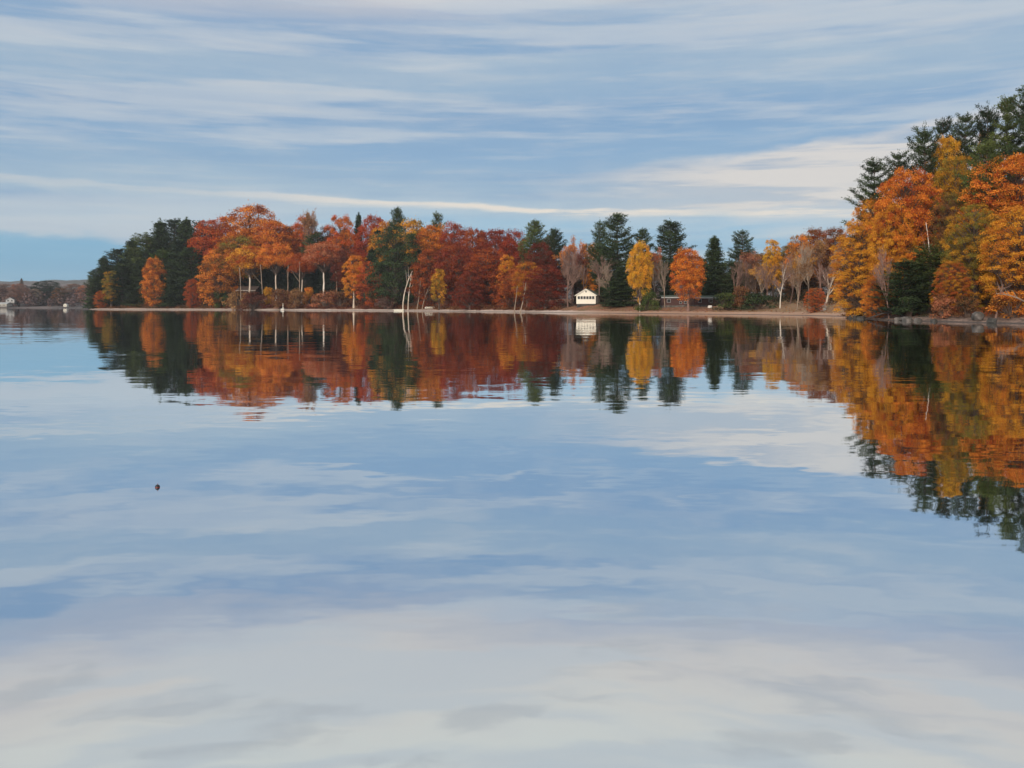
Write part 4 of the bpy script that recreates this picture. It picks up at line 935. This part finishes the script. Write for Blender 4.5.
# boats, raft, post
def hull(name, L, W, Hh, material, label, cat, loc, rz, flip=False, keel=True):
    n, mm = 15, 9; V = []; Fq = []
    for i in range(n):
        s_ = -1 + 2 * i / (n - 1); wv_ = (1 - abs(s_) ** 2.4) ** 0.8 * W / 2 + 0.02
        for j in range(mm):
            a = math.pi * j / (mm - 1); sheer = 0.18 * Hh * s_ * s_
            V.append((s_ * L / 2, -math.cos(a) * wv_, Hh + sheer - math.sin(a) ** 0.75 * (Hh + sheer * 0.6) * (1 - 0.3 * abs(s_) ** 6)))
    for i in range(n - 1):
        for j in range(mm - 1): a = i * mm + j; Fq.append((a, a + mm, a + mm + 1, a + 1))
    e = empty(name, loc, rz, label, cat)
    me = D.meshes.new('hull_mesh'); me.from_pydata(V, [], Fq); me.materials.append(material); me.polygons.foreach_set('use_smooth', [True] * len(me.polygons)); me.update()
    ob = D.objects.new('hull', me); COL.objects.link(ob); ob.parent = e; md = ob.modifiers.new('t', 'SOLIDIFY'); md.thickness = 0.04
    segs = []
    for s_ in (0, mm - 1): segs.append((np.array([V[i * mm + s_] for i in range(n)]), np.full(n, 0.035)))
    V2, F2 = tubes(segs, 5); g_ = D.objects.new('gunwale', mesh_from('gunwale_mesh', V2, F2, 4, M['wood_pale'], smooth=True)); COL.objects.link(g_); g_.parent = e
    MB().box(-0.15, 0.15, -W / 2 * 0.9, W / 2 * 0.9, Hh * 0.6, Hh * 0.6 + 0.04).build('seat', M['wood_pale'], e, 0)
    if flip:
        e.rotation_euler = (math.pi, 0, rz); e.location = (loc[0], loc[1], loc[2] + Hh * 1.15)
    return e
x, y, z = at(430, 304, 256); hull('rowboat', 2.9, 1.1, 0.55, M['white_paint'], 'small white boat upturned on the shore under the slanting trunks', 'boat', (x, y, H(x, y) + 0.02), 0.1, True)
x, y, z = at(399, 309, 256.5)
rf = empty('swim_raft', (x, y, 0), R(4), 'pale flat raft moored at the waterline below the great green tree', 'raft')
MB().box(-1.5, 1.5, -0.9, 0.9, 0.32, 0.46).build('deck', M['white_paint'], rf, 0.01)
for s_ in (-1, 1):
    V, Fq = tubes([(np.array([[-1.4, s_ * 0.6, 0.14], [0, s_ * 0.6, 0.14], [1.4, s_ * 0.6, 0.14]]), np.array([0.18, 0.18, 0.18]))], 10)
    ob = D.objects.new('pontoon', mesh_from('pontoon_mesh', V, Fq, 4, M['white_paint'], smooth=True)); COL.objects.link(ob); ob.parent = rf
x, y, z = at(283, 305, 299.5)
ps = empty('white_post', (x, y, H(x, y)), 0, 'white post on a block at the water below the brushy bank', 'post')
MB().box(-0.11, 0.11, -0.11, 0.11, 0.35, 2.0).build('post', M['white_paint'], ps, 0.02)
MB().box(-0.7, 0.5, -0.5, 0.5, -0.3, 0.34).build('base', M['rock_white'], ps, 0.05)
MB().prism([(-0.16, 2.01), (0.16, 2.01), (0.0, 2.2)], -0.2, 0.2).build('cap', M['white_paint'], ps, 0)
# fishing float
x, y, z = at(157.5, 487.5, 6.95); z = 0
import bmesh
fl = empty('fishing_float', (x, y, 0.0), 0, 'small dark float bobbing alone on the open water', 'float')
def ball(name, r, zc, mt, parent, zs=1.0):
    bm = bmesh.new(); bmesh.ops.create_uvsphere(bm, u_segments=20, v_segments=14, radius=r)
    for v in bm.verts: v.co.z = v.co.z * zs + zc
    me = D.meshes.new(name + '_mesh'); bm.to_mesh(me); bm.free(); me.materials.append(mt); me.polygons.foreach_set('use_smooth', [True] * len(me.polygons))
    ob = D.objects.new(name, me); COL.objects.link(ob); ob.parent = parent; return ob
ball('body', 0.017, 0.007, M['buoy_black'], fl, 0.85); 
V, Fq = tubes([(np.array([[0, 0, 0.0], [0.001, 0, 0.02], [0.003, 0, 0.030]]), np.array([0.003, 0.0025, 0.002]))], 8)
ob = D.objects.new('stem', mesh_from('stem_mesh', V, Fq, 4, M['buoy_red'], smooth=True)); COL.objects.link(ob); ob.parent = fl
V, Fq = tubes([(np.array([[0, 0, -0.002], [0, 0, 0.004]]), np.array([0.0185, 0.0185]))], 24)
ob = D.objects.new('band', mesh_from('band_mesh', V, Fq, 4, M['buoy_red'], smooth=True)); COL.objects.link(ob); ob.parent = fl

# ------------------------------------------------------------------ far shore: trees, houses, woods
GF = 'trees on the far shore at the left'
def fz(x, y): return float(far_z(np.array([x]), np.array([y]))[0])
FAR = [('round', 4, 284, 650, 34, 'wine', 'mauve', 'dull mauve tree at the far left edge of the distant shore'),
       ('round', 19, 284, 635, 22, 'pink', 'mauve', 'pinkish tree behind the white house on the distant shore'),
       ('spruce', 22, 279, 760, 8, 'deep', 'mauve', 'small dark pointed tree standing above the distant shore woods'),
       ('low', 34, 289, 640, 18, 'mauve', 'gray', 'greyish tree right of the white house on the distant shore'),
       ('low', 47, 281, 655, 36, 'deep', 'deep', 'dark domed tree in the middle of the distant shore'),
       ('low', 60, 288, 640, 20, 'deep', 'brown', 'lower dark tree right of the dark domed one on the distant shore'),
       ('low', 74, 284, 690, 26, 'tan', 'mauve', 'tan-orange tree toward the peninsula tip on the distant shore'),
       ('low', 86, 285, 670, 22, 'mauve', 'pink', 'mauve tree half hidden by the peninsula tip on the distant shore')]
for k_, px, tp, Y, w_, c1, c2, lb in FAR:
    x, y, z = at(px, tp, Y); plant(k_, px, tp, Y, w_, c1, c2, lb, GF, 'bark', fz(x, y) - 0.2)
def far_wood():
    global rng
    rng = np.random.default_rng(9); PV = []; NV = []; CA = []
    for i in range(520):
        px = -140 + 900 * rng.random() ** 1.0; Y = 628 + 260 * rng.random() ** 1.6; x, y, _z = at(px, 300, Y); zb = fz(x, y)
        h = 6 + 8 * rng.random(); r = 3 + 3.5 * rng.random(); n = 90; u = unit(rng.normal(size=(n, 3))); L = u * (rng.random(n) ** 0.35)[:, None] * np.array([r, r, h / 2])
        PV.append(np.array([x, y, zb + h / 2]) + L); NV.append(unit(u + rng.normal(size=(n, 3)) * 0.5 + [0, 0, 0.5])); CA.append(np.full(n, rng.random()))
    P = np.concatenate(PV); V, I = leaf_quads(P, np.concatenate(NV), np.full(len(P), 1.7), 0.8)
    ob = D.objects.new('far_wood', mesh_from('far_wood_mesh', V, I, 4, M['leaves'], {'clump': np.concatenate(CA), 'leaf': rng.random(len(P))}))
    ob.color = (*P_['mauve'], 1); ob['tint2'] = [float(v) for v in alb(112, 92, 92)] + [1.0]; COL.objects.link(ob); tag(ob, 'muted mauve-brown woods along the distant shore', 'wood', None, 'stuff')
far_wood()
x, y, z = at(10, 301, 628)
gable_house('house', (x, y, fz(x, y) + 3.0), R(10), 5.5, 8, 2.0, 3.6, M['wall_faded'], M['roof_pale'], M['wall_faded'], 'small whitish house under the pinkish tree on the distant shore', [(-1.2, 1, 0.9, 1.0, M['dark_glass']), (1.2, 1, 0.9, 1.0, M['dark_glass'])], 0.4, False, True, True, 'house')
x, y, z = at(2, 304, 622)
gable_house('house', (x, y, fz(x, y) + 0.6), R(-6), 7, 6, 1.9, 3.0, M['wood_pale'], M['roof_pale'], M['white_paint'], 'low pale house at the far left edge of the distant shore', [(-1.5, 0.7, 0.9, 0.8, M['dark_glass']), (1.5, 0.7, 0.9, 0.8, M['dark_glass'])], 0.4, False, True, False, 'house')
x, y, z = at(65, 304, 618)
gable_house('house', (x, y, fz(x, y) + 0.4), R(0), 2.2, 2.6, 1.5, 2.2, M['white_paint'], M['roof_pale'], M['white_paint'], 'tiny white hut by the water on the distant shore', [(0, 0.6, 0.5, 0.6, M['dark_glass'])], 0.15, False, True, True, 'hut')

# ------------------------------------------------------------------ air
hb = MB().box(-2500, 2500, -400, 2550, -2.6, 90).build('haze', M['rock'], None, 0)
m = D.materials.new('haze_air'); m.use_nodes = True; t = NT(m.node_tree); t.n.clear(); o = t.new('ShaderNodeOutputMaterial')
v = t.new('ShaderNodeVolumePrincipled'); v.inputs['Color'].default_value = (0.80, 0.86, 0.95, 1); v.inputs['Density'].default_value = 0.00014; v.inputs['Anisotropy'].default_value = 0.1
t.l.new(v.outputs[0], o.inputs['Volume']); hb.data.materials.clear(); hb.data.materials.append(m); tag(hb, kind='stuff')
